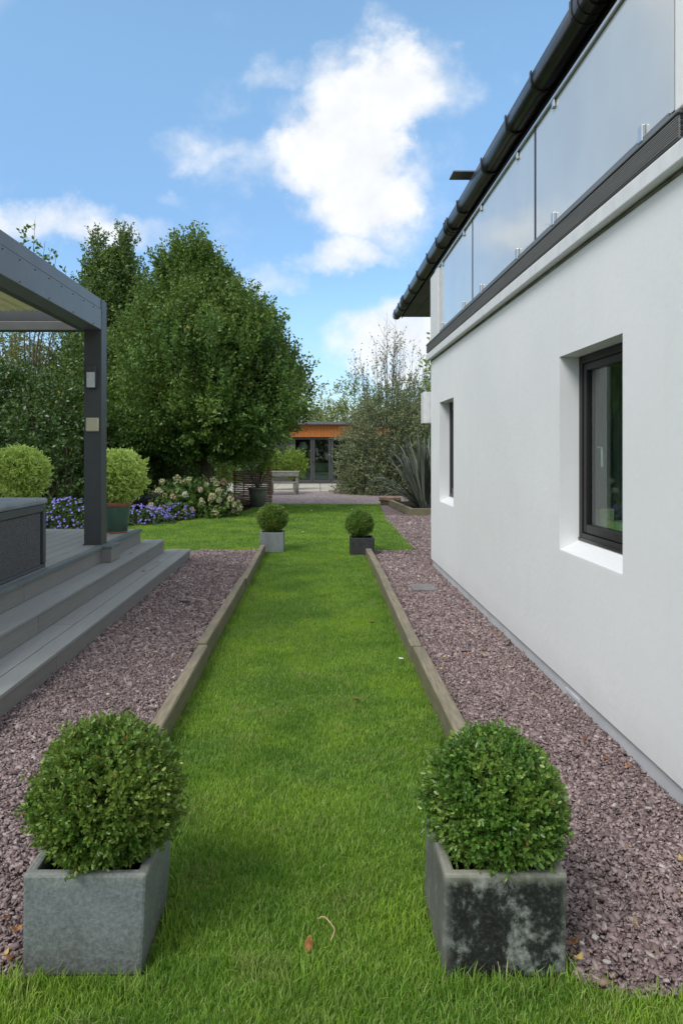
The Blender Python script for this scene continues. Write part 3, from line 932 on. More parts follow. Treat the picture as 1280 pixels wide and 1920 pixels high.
for e_ in (edging(-.855, -.785, [2.45, 4.90, 7.45, 10.12], 'weathered timber edging between lawn strip and gravel beside the deck steps'),
           edging(.655, .735, [2.45, 4.85, 7.45, 9.75], 'weathered timber edging between lawn strip and gravel along the white house')):
    for ch in e_.children:
        fixnorm(ch)

# ---------------------------------------------------------------- deck and steps
deck = empty('deck', 'grey composite deck with two wide steps down to the gravel', 'deck', (0, 0, 0))
r_ = .165


def board(nm, x0, x1, y0, y1, z0, z1, mat, bev=.003):
    return MB().box(x0, x1, y0, y1, z0, z1).build(nm, mat, deck, bevel=bev)


def run(nm, x0, x1, y0, y1, z0, z1, mat, cuts):
    c_ = [y0] + [c for c in cuts if y0 < c < y1] + [y1]
    for k in range(len(c_) - 1):
        board(nm, x0, x1, c_[k] + (.0025 if k else 0), c_[k + 1] - .0025, z0, z1, mat)


# step 1
run('tread_board', -1.875, -1.735, -1, 9.42, r_ - .024, r_, M['deck'], [1.2, 4.6, 8.0])
run('tread_board', -2.056, -1.882, -1, 9.42, r_ - .024, r_, M['deck'], [2.6, 5.33, 8.35])
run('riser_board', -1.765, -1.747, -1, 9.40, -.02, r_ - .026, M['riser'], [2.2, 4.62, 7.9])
board('end_board', -2.60, -1.767, 9.385, 9.402, -.02, r_ - .026, M['riser'])
# step 2
run('tread_board', -2.175, -2.030, -1, 9.15, 2 * r_ - .024, 2 * r_, M['deck'], [3.3, 6.6])
run('tread_board', -2.290, -2.179, -1, 9.15, 2 * r_ - .024, 2 * r_, M['deck'], [1.4, 4.75, 7.9])
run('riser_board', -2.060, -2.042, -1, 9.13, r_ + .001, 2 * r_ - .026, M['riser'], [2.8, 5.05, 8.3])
board('end_board', -2.9, -2.062, 9.115, 9.132, -.02, 2 * r_ - .026, M['riser'])
# deck edge
Z3 = .50
run('edge_nosing', -2.330, -2.255, -1, 7.24, Z3 - .03, Z3 + .002, M['nosing'], [2.3, 5.2])
run('edge_nosing', -2.330, -2.255, 7.55, 8.86, Z3 - .03, Z3 + .002, M['nosing'], [])
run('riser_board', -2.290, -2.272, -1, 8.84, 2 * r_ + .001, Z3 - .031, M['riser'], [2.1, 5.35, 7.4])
board('end_board', -9, -2.292, 8.82, 8.838, -.02, Z3 - .031, M['riser'])
board('post_plinth', -2.29, -2.165, 7.24, 7.55, 2 * r_ + .001, Z3 - .026, M['riser'])
board('post_plinth_cap', -2.345, -2.158, 7.232, 7.556, Z3 - .024, Z3 + .004, M['nosing'])
x = -2.334; k = 0
while x > -8.6:
    run('deck_board', x - .140, x, -1, 8.86, Z3 - .024, Z3, M['deck'], [[1.2, 4.7, 7.3], [2.9, 6.3], [.6, 3.9, 8.0]][k % 3]); x -= .148; k += 1
MB().box(-8.7, -2.30, -1, 8.8, .0, Z3 - .03).build('substructure', M['gap'], deck)
MB().box(-2.26, -2.06, -1, 9.1, .0, 2 * r_ - .03).box(-2.03, -1.77, -1, 9.38, -.01, r_ - .03).build('step_carcass', M['gap'], deck)

# ---------------------------------------------------------------- pergola
perg = empty('pergola', 'dark grey aluminium pergola with louvred roof over the hot tub', 'pergola', (-2.4, 7.4, Z3))


def pp(nm, b, mat, **k):
    o_ = b.build(nm, mat, None, **k); o_.parent = perg; o_.matrix_parent_inverse = Matrix.Translation(perg.location).inverted(); return o_


ZB, ZT = 2.78, 3.105
for (px, py) in ((-2.486, 7.34), (-2.486, 3.4), (-6.1, 7.34), (-6.1, 3.4)):
    pp('post', MB().box(px, px + .186, py, py + .183, Z3 + .003, ZT if py > 7 and px > -3 else ZB), M['anthracite'], bevel=.005)
    pp('post_base', MB().box(px - .008, px + .192, py - .008, py + .19, Z3 + .001, Z3 + .012), M['anthracite'])
pp('side_beam', MB().box(-2.486, -2.302, 3.4, 7.338, ZB, ZB + .215), M['anthracite2'], bevel=.004)
pp('beam_cap', MB().box(-2.486, -2.306, 3.4, 7.338, ZB + .218, ZT), M['anthracite2'], bevel=.004)
pp('side_beam', MB().box(-6.1, -5.916, 3.4, 7.52, ZB, ZT), M['anthracite2'], bevel=.004)
pp('end_beam', MB().box(-5.914, -2.488, 7.37, 7.50, ZB, ZT), M['anthracite'], bevel=.004)
pp('beam_lip', MB().box(-5.914, -2.488, 7.345, 7.369, ZB + .0, ZB + .09), M['anthracite2'], bevel=.003)
pp('end_beam', MB().box(-5.914, -2.488, 3.42, 3.58, ZB, ZT), M['anthracite'], bevel=.004)
pp('beam_lip', MB().box(-2.55, -2.488, 3.6, 7.33, ZB + .0, ZB + .03), M['anthracite'])
for k in range(24):
    x0 = -2.60 - k * .138
    me_ = [(x0, 2.945), (x0 - .03, 2.93), (x0 - .055, 2.95), (x0 - .085, 2.93), (x0 - .11, 2.95), (x0 - .136, 2.935), (x0 - .136, 2.975), (x0, 2.985)]
    o_ = MB().poly_prism(me_, 3.62, 7.12); pp('louvre', o_, M['louvre'])
for k in range(14):
    yb = 3.6 + k * .29
    pp('screw', MB().tube([(-2.303, yb, ZB + .19), (-2.297, yb, ZB + .19)], .006, 8), M['gap'])
    if k % 2 == 0:
        pp('screw', MB().tube([(-2.303, yb, ZB + .02), (-2.297, yb, ZB + .02)], .006, 8), M['gap'])

sl = empty('post_lamp', 'small wall lamp with white lens on the pergola post, above the cream box', 'lamp', (-2.40, 7.335, 2.26))
MB().box(-.045, .055, -.05, -.001, -.10, .13).build('housing', M['anthracite'], sl, bevel=.004)
MB().box(-.038, .048, -.056, -.0505, -.095, .065).build('lens', M['lampwhite'], sl, bevel=.002)
cb = MB().box(-.065, .065, -.045, 0, -.072, .072).build('junction_box', M['cream'], None, bevel=.01, loc=(-2.388, 7.338, 1.775))
tag(cb, 'square cream plastic box fixed on the pergola post below the lamp', 'junction box')

# ---------------------------------------------------------------- hot tub
tub = empty('hot_tub', 'square hot tub with dark woven rattan sides and grey vinyl lid', 'hot tub', (-3.4, 5.0, Z3))
T0, T1, TY0, TY1, TZ = -4.35, -2.345, 3.95, 5.97, 1.035


def tp(nm, b, mat, **k):
    o_ = b.build(nm, mat, None, **k); o_.parent = tub; o_.matrix_parent_inverse = Matrix.Translation(tub.location).inverted(); return o_


tp('cabinet', MB().box(T0 + .03, T1 - .022, TY0 + .03, TY1 - .022, Z3 + .02, TZ - .01), M['gap'])
tp('base_frame', MB().box(T0, T1 - .004, TY0, TY1 - .004, Z3 + .002, Z3 + .03), M['tubframe'], bevel=.004)
for (cx_, cy_) in ((T1, TY1), (T1, TY0 + .05), (T0 + .05, TY1), (T0 + .05, TY0 + .05)):
    tp('corner_post', MB().box(cx_ - .045, cx_, cy_ - .05, cy_, Z3 + .031, TZ - .001), M['tubframe'], bevel=.01)
tp('top_frame', MB().box(T0 + .003, T1 - .003, TY0 + .003, TY1 - .003, TZ - .055, TZ + .005), M['tubframe'], bevel=.006)
wk = MB(); pc, pr_ = .031, .0115


def weave(fn, length, z0, z1):
    nc = int(length / pc); nr = int((z1 - z0) / pr_)
    for i in range(nc):
        for j in range(nr):
            s0 = i * pc; zc = z0 + j * pr_
            of = .003 if (i + j) % 2 else 0; pts = [(s0 + .004, -.006), (s0 + pc * .3, .006 + of), (s0 + pc * .7, .006 + of), (s0 + pc - .004, -.006)]
            for q in range(3):
                (a0, o0), (a1, o1) = pts[q], pts[q + 1]
                i0 = len(wk.v)
                wk.v += [fn(a0, o0, zc + .0012), fn(a1, o1, zc + .0012), fn(a1, o1, zc + pr_ - .0012), fn(a0, o0, zc + pr_ - .0012)]
                wk.f.append((i0, i0 + 1, i0 + 2, i0 + 3))


weave(lambda s_, o_, z_: (T1 - .018 + o_, TY0 + .06 + s_, z_), 1.87, Z3 + .035, TZ - .058)
weave(lambda s_, o_, z_: (T0 + .06 + s_, TY1 - .018 + o_, z_), 1.87, Z3 + .035, TZ - .058)
tp('woven_panel', wk, M['wicker'], kind='stuff')
tp('lid', MB().box(T0 - .02, T1 + .012, TY0 - .02, TY1 + .012, TZ + .008, TZ + .062), M['lid'], bevel=.018)
tp('lid_seam', MB().box(T0 - .01, T1 + .002, 4.94, 4.97, TZ + .06, TZ + .066), M['lid'])

# ---------------------------------------------------------------- planters with box balls
def planter(name, mat, x0, x1, y0, label, hh=.295, tilt=.012, narrow=0.0):
    cx_, cy_ = (x0 + x1) / 2, y0 + (x1 - x0) / 2; w_ = (x1 - x0) / 2; b_ = w_ - narrow; t = .032
    p_ = empty(name, label, 'planter', (cx_, cy_, 0), 'square concrete planters holding box balls')
    bm_ = bmesh.new()
    o8 = [(-b_ - tilt, -b_, 0), (b_ - tilt, -b_, 0), (b_ - tilt, b_, 0), (-b_ - tilt, b_, 0), (-w_, -w_, hh), (w_, -w_, hh), (w_, w_, hh), (-w_, w_, hh),
          (-w_ + t, -w_ + t, hh), (w_ - t, -w_ + t, hh), (w_ - t, w_ - t, hh), (-w_ + t, w_ - t, hh),
          (-w_ + t, -w_ + t, hh - .09), (w_ - t, -w_ + t, hh - .09), (w_ - t, w_ - t, hh - .09), (-w_ + t, w_ - t, hh - .09)]
    vs = [bm_.verts.new(q) for q in o8]
    for q in ((3, 2, 1, 0), (0, 1, 5, 4), (1, 2, 6, 5), (2, 3, 7, 6), (3, 0, 4, 7), (4, 5, 9, 8), (5, 6, 10, 9), (6, 7, 11, 10), (7, 4, 8, 11),
              (8, 9, 13, 12), (9, 10, 14, 13), (10, 11, 15, 14), (11, 8, 12, 15)):
        bm_.faces.new([vs[i] for i in q])
    me = bpy.data.meshes.new('tub_body'); bm_.to_mesh(me); bm_.free()
    o_ = link('body', me, mat, p_, bevel=.009)
    MB().box(-w_ + t + .0005, w_ - t - .0005, -w_ + t + .0005, w_ - t - .0005, hh - .10, hh - .055).build('soil', M['soil'], p_)
    return p_, cx_, cy_


def boxball_mesh(name, R_, mat, n_sh, seed, leaf=.0172, squash=1.0):
    d = rdir(n_sh)
    rr = R_ * (1 + lump(d, 3.2, .055, seed) + lump(d, 9, .085, seed + 1) + lump(d, 17, .05, seed + 2) + rng.normal(size=n_sh) * .025 + (rng.random(n_sh) < .03) * rng.uniform(.03, .10, n_sh))
    rr = rr * np.where(d[:, 2] < -.35, 1 - .35 * (-.35 - d[:, 2]), 1)
    T = d * (rr - .035)[:, None]; T[:, 2] *= squash
    A = d + np.array([0, 0, .45]) + rng.normal(size=(n_sh, 3)) * .33
    ln = .048 * rng.uniform(.7, 1.35, (n_sh, 1)); kk = 11
    Au = unit(A); t = (np.arange(kk)[None, :] + .5) / kk
    P = T[:, None, :] + Au[:, None, :] * (t * ln)[:, :, None]
    side = unit(np.cross(Au[:, None, :].repeat(kk, 1), rng.normal(size=(n_sh, kk, 3))))
    D = Au[:, None, :] * (.25 + .7 * t[:, :, None] ** 2) + side * (1.0 - .35 * t[:, :, None])
    P = P.reshape(-1, 3); D = D.reshape(-1, 3)
    L_ = leaf * rng.uniform(.65, 1.15, len(P))
    # inner leaves
    ni = n_sh * 3; di = rdir(ni); Pi = di * (R_ * rng.uniform(.55, .80, ni))[:, None]; Pi[:, 2] *= squash
    P = np.concatenate([P, Pi]); D = np.concatenate([D, di + rng.normal(size=(ni, 3)) * .8]); L_ = np.concatenate([L_, leaf * rng.uniform(.8, 1.4, ni)])
    me = leaf_mesh(name, P, D, L_, L_ * .60, .12, 6)
    me.materials.append(mat)
    return me


def twigs_mesh(R_, n_=70, base=-.9, seed=1):
    r2 = random.Random(seed); b = MB()
    for k in range(n_):
        th = r2.uniform(0, 6.28); ph = r2.uniform(-.7, 1.5)
        e_ = Vector((math.cos(th) * math.cos(ph), math.sin(th) * math.cos(ph), math.sin(ph))) * R_ * .93
        s0 = Vector((r2.uniform(-.02, .02), r2.uniform(-.02, .02), base * R_))
        mid = s0.lerp(e_, .5) + Vector((0, 0, .02))
        b.tube([s0, mid, e_], [.005, .003, .001], 4, False)
    b.tube([(0, 0, base * R_ - .08), (0, 0, base * R_ + .08)], [.014, .010], 7)
    me = b.mesh('stems'); me.materials.append(M['twig']); return me


def ball(name, me, tw, loc, scale, rz, label, cat='shrub', group='clipped box balls in the planters'):
    o_ = empty(name, label, cat, loc, group); o_.rotation_euler.z = rz; o_.scale = (scale,) * 3
    link('foliage', me, None, o_, kind='stuff'); link('stems', tw, None, o_)
    return o_


bmL = boxball_mesh('box_ball_foliage', .216, M['box'], 2700, 21)
bmR = boxball_mesh('box_ball_foliage_right', .203, M['box2'], 2600, 33)
tw = twigs_mesh(.22)
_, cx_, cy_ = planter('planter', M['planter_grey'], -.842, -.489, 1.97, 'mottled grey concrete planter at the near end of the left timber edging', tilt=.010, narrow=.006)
ball('box_ball', bmL, tw, (cx_ + .012, cy_ - .0, .424), 1.0, 0, 'large clipped box ball with some orange leaves in the near grey planter')
_, cx_, cy_ = planter('planter', M['planter_black'], .357, .707, 1.97, 'black stained pale patched concrete planter near the house wall', tilt=.006)
ball('box_ball', bmR, tw, (cx_ + .005, cy_, .408), 1.0, 1.0, 'large clipped box ball in the near black stained planter')
_, cx_, cy_ = planter('planter', M['planter_fargrey'], -.873, -.52, 10.2, 'plain pale grey planter at the far end of the left timber edging', tilt=0)
ball('box_ball', bmL, tw, (cx_, cy_, .475), 1.0, 2.1, 'small looking clipped box ball in the far pale grey planter')
_, cx_, cy_ = planter('planter', M['planter_dark'], .447, .794, 9.92, 'dark slate planter behind the far end of the right timber edging', hh=.25, tilt=0)
ball('box_ball', bmR, tw, (cx_ - .03, cy_, .42), .95, 3.3, 'clipped box ball in the far dark slate planter')

# ---------------------------------------------------------------- pots on the deck
def pot(name, loc, r0, r1, h, mat, rim, label, rimc=True):
    p_ = empty(name, label, 'plant pot', loc)
    MB().lathe([(r0, 0), (r1 * .985, h * .86), (r1 * .985, h * .9)], 32).build('body', mat, p_, smooth=True)
    MB().lathe([(r1 * 1.0, h * .86), (r1 * 1.07, h * .87), (r1 * 1.08, h * .99), (r1 * 1.04, h), (r1 * .93, h), (r1 * .92, h * .93)], 32).build('rim', rim, p_, smooth=True)
    if rimc:
        MB().lathe([(r0 * 1.01, 0), (r0 * 1.03, .02), (r0 * 1.0, .022)], 32).build('foot', rim, p_, smooth=True)
    return p_


def bushball(n_sh, R_, leaf, seed, mat, up=.5, kk=9, ln0=.11, sq=1.0, amp=.12):
    d = rdir(n_sh); rr = R_ * (1 + lump(d, 2.5, amp, seed) + lump(d, 6, amp * .7, seed + 3)) * rng.uniform(.76, 1.05, n_sh)
    T = d * (rr - ln0 * .8)[:, None]; T[:, 2] *= sq
    A = d + np.array([0, 0, up]) + rng.normal(size=(n_sh, 3)) * .3
    P, D = sprays(T, A, ln0, kk, .62)
    ni = n_sh * 4; di = rdir(ni); Pi = di * (R_ * rng.uniform(.45, .85, ni))[:, None]; Pi[:, 2] *= sq
    P = np.concatenate([P, Pi]); D = np.concatenate([D, rdir(ni)])
    L_ = leaf * rng.uniform(.7, 1.25, len(P))
    me = leaf_mesh('foliage', P, D, L_, L_ * .42, .1, 4); me.materials.append(mat); return me


vb = bushball(1250, .33, .050, 4, M['varieg'])
tw2 = twigs_mesh(.30, 50, -1.0, 4)
pot('plant_pot', (-2.47, 8.48, Z3), .125, .165, .375, M['greenglaze'], M['terracotta'], 'green glazed pot with terracotta rim beside the pergola post')
ball('euonymus_ball', vb, tw2, (-2.43, 8.48, 1.19), .97, 0, 'yellow green variegated round shrub right of the pergola post', 'shrub', 'variegated shrubs in pots on the deck')
pot('plant_pot', (-3.55, 8.3, Z3), .13, .17, .40, M['terracotta'], M['terracotta'], 'terracotta pot behind the hot tub corner')
ball('euonymus_ball', vb, tw2, (-3.56, 8.3, 1.22), 1.0, 1.7, 'yellow green variegated round shrub behind the hot tub', 'shrub', 'variegated shrubs in pots on the deck')

# ---------------------------------------------------------------- trees
def branchy(b, base, tips, r0, r2, bend=.25):
    base = Vector(base)
    for t in tips:
        t = Vector(t); mid = base.lerp(t, .5) + Vector((r2.uniform(-1, 1), r2.uniform(-1, 1), r2.uniform(.0, 1))) * bend
        b.tube([base, mid, t], [r0, r0 * .55, r0 * .12], 6, False)


def profile_tree(name, cx, cy, prof, n_sp, mat, label, spl=.55, leaf=.10, seed=1, group=None, cat='tree', k=24, amp=.13, trunk=.16, spires=(), floor_=1.1):
    t_ = empty(name, label, cat, (cx, cy, 0), group)
    z_ = np.array([p[0] for p in prof]); r__ = np.array([p[1] for p in prof])
    zz = np.linspace(z_[0], z_[-1], 200); rr = np.interp(zz, z_, r__)
    ds = np.sqrt(np.gradient(rr) ** 2 + np.gradient(zz) ** 2) * np.maximum(rr, .12); cdf = np.cumsum(ds); cdf /= cdf[-1]
    Z = np.interp(rng.random(n_sp), cdf, zz); th = rng.uniform(0, 6.283, n_sp)
    ddir = np.stack([np.cos(th), np.sin(th), np.zeros(n_sp)], 1)
    key = np.stack([np.cos(th) * 2.2, np.sin(th) * 2.2, Z * .8], 1)
    shell = rng.random(n_sp) ** .55 * .38 + .62
    Rr = np.interp(Z, z_, r__) * (1 + lump(key, 1.4, amp, seed) + lump(key, 3.6, amp * .6, seed + 2)) * shell
    P0 = ddir * Rr[:, None]; P0[:, 2] = Z
    nk = 150; Zk = np.interp(rng.random(nk), cdf, zz); tk = rng.uniform(0, 6.283, nk); rk = np.interp(Zk, z_, r__)
    Ck = np.stack([np.cos(tk) * rk, np.sin(tk) * rk, Zk], 1)
    Sf = ddir * np.interp(Z, z_, r__)[:, None]; Sf[:, 2] = Z
    dk = np.sqrt(((Sf[:, None, :] - Ck[None]) ** 2 * np.array([1, 1, .45])).sum(2)).min(1)
    fall = np.clip(dk / .48, 0, 1) ** 1.5
    P0[:, :2] *= (1.08 - .46 * fall)[:, None]; P0[:, 2] -= .22 * fall
    for (sx, sy, sz0, sz1, sr, ns) in spires:
        q = rng.random(ns); zq = sz0 + (sz1 - sz0) * q; tt = rng.uniform(0, 6.283, ns)
        rq = sr * (1 - q) ** .6 * np.sqrt(rng.random(ns)) + .03
        Q = np.stack([sx + np.cos(tt) * rq, sy + np.sin(tt) * rq, zq - .2], 1)
        P0 = np.concatenate([P0, Q]); ddir = np.concatenate([ddir, np.stack([np.cos(tt), np.sin(tt), np.zeros(ns)], 1) * .5])
    A = ddir * .55 + np.array([0, 0, 1.0]) + rng.normal(size=(len(P0), 3)) * .25
    low = P0[:, 2] < floor_ + 1.4
    A[low] = ddir[low] * 1.1 + np.array([0, 0, .15]) + rng.normal(size=(low.sum(), 3)) * .35
    P0[:, 2] -= spl * .7 * (~low)
    P, D = sprays(P0, A, spl, k, .52)
    D[:, 2] -= .25
    ni = n_sp * 7; Zi = np.interp(rng.random(ni), cdf, zz); ti = rng.uniform(0, 6.283, ni); ri = np.interp(Zi, z_, r__) * rng.uniform(.25, .75, ni)
    P = np.concatenate([P, np.stack([np.cos(ti) * ri, np.sin(ti) * ri, Zi], 1)]); D = np.concatenate([D, rdir(ni)])
    L_ = leaf * rng.uniform(.6, 1.2, len(P)); L_[-ni:] *= 1.5
    me = leaf_mesh('crown', P, D, L_, L_ * .56, .12, 4)
    link('crown', me, mat, t_, kind='stuff')
    r2 = random.Random(seed); b = MB(); H = z_[-1]
    b.tube([(0, 0, -.05), (.03, 0, 1.2), (0, .05, H * .5), (.02, 0, H * .93)], [trunk, trunk * .8, trunk * .45, .015], 9)
    for k_ in range(34):
        zb = r2.uniform(1.0, H * .6); th_ = r2.uniform(0, 6.28); zt = min(H * .95, zb + r2.uniform(.6, 2.2)); rt = float(np.interp(zt, z_, r__)) * r2.uniform(.75, .95)
        branchy(b, (0, 0, zb), [(math.cos(th_) * rt, math.sin(th_) * rt, zt)], trunk * .28, r2)
    for (sx, sy, sz0, sz1, sr, ns) in spires:
        branchy(b, (0, 0, 1.4), [(sx, sy, sz1 - .1)], trunk * .5, r2, .2)
    b.build('trunk', M['bark'], t_, smooth=True)
    return t_


s17 = 76.5
def zy(y, s): return 1.5 + (845 - y) / s


profB = [(1.45, .5), (1.6, 1.2), (1.85, 1.75), (2.15, 2.12), (2.6, 2.38), (3.2, 2.5), (zy(634, s17), 2.25), (zy(590, s17), 1.85), (zy(560, s17), 1.45),
         (zy(525, s17), .95), (zy(495, s17), .60), (zy(470, s17), .25), (zy(455, s17), .1)]
profile_tree('hornbeam', -2.80, 17.0, profB, 3900, M['hornbeam'], 'broad dark green hornbeam with domed crown in the middle of the border', seed=5, leaf=.088, k=30, amp=.19, spl=.62,
             spires=[(-.25, -.2, 5.2, 7.15, .36, 150), (-.55, .1, 5.0, 7.05, .34, 130), (-1.0, -.1, 4.6, 6.5, .36, 130), (.1, -.2, 4.8, 6.7, .34, 110), (-.8, 0, 5, 6.75, .3, 90),
                     (.45, -.2, 4.2, 6.2, .34, 90), (.85, -.1, 3.8, 5.85, .34, 90), (1.3, 0, 3.4, 5.4, .34, 90), (1.75, -.1, 3.2, 4.95, .34, 80), (2.1, -.2, 2.8, 4.3, .3, 70), (-1.3, -.4, 4.2, 5.9, .3, 90), (-1.9, .2, 1.3, 2.3, .6, 70), (-1.0, .2, 1.3, 2.2, .6, 60)])
s19 = 68.4
profA = [(.6, 1.2), (1.2, 2.2), (2.2, 2.45), (3.4, 2.2), (4.4, 1.7), (5.0, 1.25), (zy(560, s19), .95), (zy(520, s19), .8), (zy(480, s19), .6), (zy(465, s19), .2)]
profile_tree('hornbeam', -5.65, 19, profA, 3000, M['hornbeam2'], 'twin topped narrow hornbeam rising behind the pergola post', seed=9, amp=.10,
             leaf=.09, spires=[(-.40, 0, 5.2, 7.75, .34, 210), (.33, 0, 5.2, 7.9, .34, 220), (-.02, 0, 5.0, 6.5, .55, 120), (.6, .1, 5, 6.6, .35, 90), (-.65, .1, 4.8, 6.6, .35, 80)])

# back hedge, closes off the garden behind the border
def hedge(name, x0, x1, y_, h, n_, mat, label, th=1.0, leaf=.12, rot=0):
    P0 = np.stack([rng.uniform(x0, x1, n_), y_ + rng.uniform(-th, th, n_), np.zeros(n_)], 1)
    top = h * (1 + lump(P0, .8, .12, 8)); P0[:, 2] = top * np.sqrt(rng.random(n_)) * .96
    A = rng.normal(size=(n_, 3)) + np.array([0, -.5, .6]); P, D = sprays(P0, A, leaf * 3, 12, .65)
    L_ = leaf * rng.uniform(.6, 1.2, len(P))
    o_ = link(name, leaf_mesh(name, P, D, L_, L_ * .55, .1, 4), mat, None, kind=None)
    return tag(o_, label, 'hedge')


# dark laurel shrubs behind the deck
def hedge_shrub(name, cx, cy, rx, ry, h, n_, mat, label, leaf=.11, seed=1, group=None, cat='shrub', lift=.0, dens_in=3):
    t_ = empty(name, label, cat, (cx, cy, 0), group)
    d = rdir(n_); d[:, 2] = np.abs(d[:, 2]) * 1.0
    d = unit(d)
    rr = (1 + lump(d, 2.6, .14, seed) + lump(d, 6, .07, seed + 1)) * (rng.random(n_) ** .5 * .45 + .55)
    P0 = d * rr[:, None] * np.array([rx, ry, h]); lowk = rng.random(n_) < .35
    P0[lowk, 2] = rng.uniform(lift, h * .55, lowk.sum()); P0[:, 2] = np.maximum(P0[:, 2] - .15, lift)
    A = d + np.array([0, 0, .35]) + rng.normal(size=(n_, 3)) * .4
    P, D = sprays(P0, A, leaf * 3.2, 14, .65); D[:, 2] -= .15
    L_ = leaf * rng.uniform(.6, 1.2, len(P))
    link('foliage', leaf_mesh('foliage', P, D, L_, L_ * .5, .1, 4), mat, t_, kind='stuff')
    r2 = random.Random(seed); b = MB()
    for q in range(10):
        th_ = r2.uniform(0, 6.28); branchy(b, (r2.uniform(-.15, .15), r2.uniform(-.15, .15), -.03), [(math.cos(th_) * rx * .6, math.sin(th_) * ry * .6, h * r2.uniform(.5, .85))], .035, r2, .15)
    b.build('stems', M['bark'], t_, smooth=True)
    return t_


hedge_shrub('laurel', -8.3, 15.6, 1.7, 1.3, 3.4, 900, M['laurel'], 'dark green laurel behind the hot tub at the picture edge', seed=3)
hedge_shrub('laurel', -5.9, 15.8, 1.4, 1.2, 3.5, 900, M['laurel'], 'dark green laurel seen just left of the pergola post', seed=4)
hedge_shrub('laurel', -10.8, 16, 1.6, 1.3, 3.6, 700, M['laurel'], 'dark green laurel farthest left behind the pergola', seed=6)
# pale willow behind
def willow(cx, cy, h, n_, label, mat, seed, wide=1.6, cat='tree'):
    t_ = empty('willow', label, cat, (cx, cy, 0)); r2 = random.Random(seed); b = MB(); TT, AA = [], []
    for q in range(n_):
        x_, y_ = r2.uniform(-wide, wide), r2.uniform(-.7, .7); hh = h * r2.uniform(.75, 1.0); lx = r2.uniform(-.3, .3)
        b.tube([(x_ * .4, y_ * .4, 0), (x_ * .9, y_, hh * .5), (x_ + lx, y_, hh)], [.022, .014, .003], 4, False)
        for w_ in range(34):
            t = r2.uniform(.25, 1); TT.append((x_ + lx * t, y_, hh * t)); AA.append((r2.uniform(-.5, .5), r2.uniform(-.5, .5), .8))
    P, D = sprays(np.array(TT), np.array(AA), .3, 7, .5)
    link('foliage', leaf_mesh('foliage', P, D, .085, .03, .05, 4), mat, t_, kind='stuff')
    b.build('stems', M['bark'], t_, smooth=True)


hedge('hedge', -14, -6.3, 20.6, 4.9, 2600, M['willow'], 'pale yellow green tall hedge glimpsed under the pergola roof', .6, .10)
hedge('hedge', -14, -7.4, 17.9, 3.9, 2200, M['laurel'], 'dark green hedge filling the corner behind the hot tub', .6, .11)
willow(-8.3, 19.6, 5.2, 60, 'pale yellow green willow stems behind the dark laurels', M['willow'], 5, 2.1)
# sapling shoots above the pergola beam
t_ = empty('sapling', 'slender leafy shoots poking above the pergola beam', 'tree', (-7.75, 18.6, 0)); b = MB(); TT, AA = [], []
r2 = random.Random(3)
for (px_, py_, bx) in ((66, 412, .0), (45, 425, -.3), (95, 470, .35), (108, 470, .5), (125, 508, .8), (85, 452, .2)):
    s_ = 1300 / 18.6; tx, tz = (px_ - 598) / s_ + 7.75, zy(py_, s_)
    p0 = Vector((0, 0, 0)); p1 = Vector((bx * .5, 0, tz * .6)); p2 = Vector((tx, 0, tz))
    b.tube([p0, p1, p1.lerp(p2, .5), p2], [.035, .02, .012, .004], 5, False)
    for q in range(10):
        t = r2.uniform(.45, 1.0); TT.append(tuple(p1.lerp(p2, t))); AA.append((r2.uniform(-1, 1), r2.uniform(-1, 1), .7))
P, D = sprays(np.array(TT), np.array(AA), .16, 4, .5)
link('foliage', leaf_mesh('foliage', P, D, .13, .075, .08, 6), M['hornbeam'], t_, kind='stuff'); b.build('stems', M['bark'], t_, smooth=True)

hedge('hedge', -17, -3.0, 21.5, 3.2, 4300, M['laurel'], 'tall dark hedge closing the border behind the hornbeams', .8)
hedge('hedge', -30, 34, 47, 4.6, 7000, M['fargreen'], 'distant pale green hedgerow beyond the garden room', 1.5, .2)
hedge('hedge', -24, 1.0, -13, 3.6, 2600, M['laurel'], 'tall leafy hedge behind the viewpoint closing the lawn', 1.2, .22)
hedge('hedge', -19, -15.5, 2, 4.0, 900, M['laurel'], 'leafy hedge beyond the far side of the deck', 9, .2)
for (x_, y_, h_, w_, lab) in ((-1.0, 40, 5.9, 1.9, 'rounded pale green tree behind the left end of the garden room roof'),
                              (1.9, 41, 6.0, 2.0, 'pale green tree behind the garden room roof beside the olive shrub'),
                              (6.0, 42, 6.0, 2.6, 'far tree hidden mostly behind the sparse birch'),
                              (-6.0, 43, 6.2, 2.6, 'far tree behind the broad hornbeam')):
    hedge_shrub('far_tree', x_, y_, w_, 1.5, h_, 700, M['fargreen'], lab, .15, int(abs(x_ * 7)) + 1, None, 'tree')

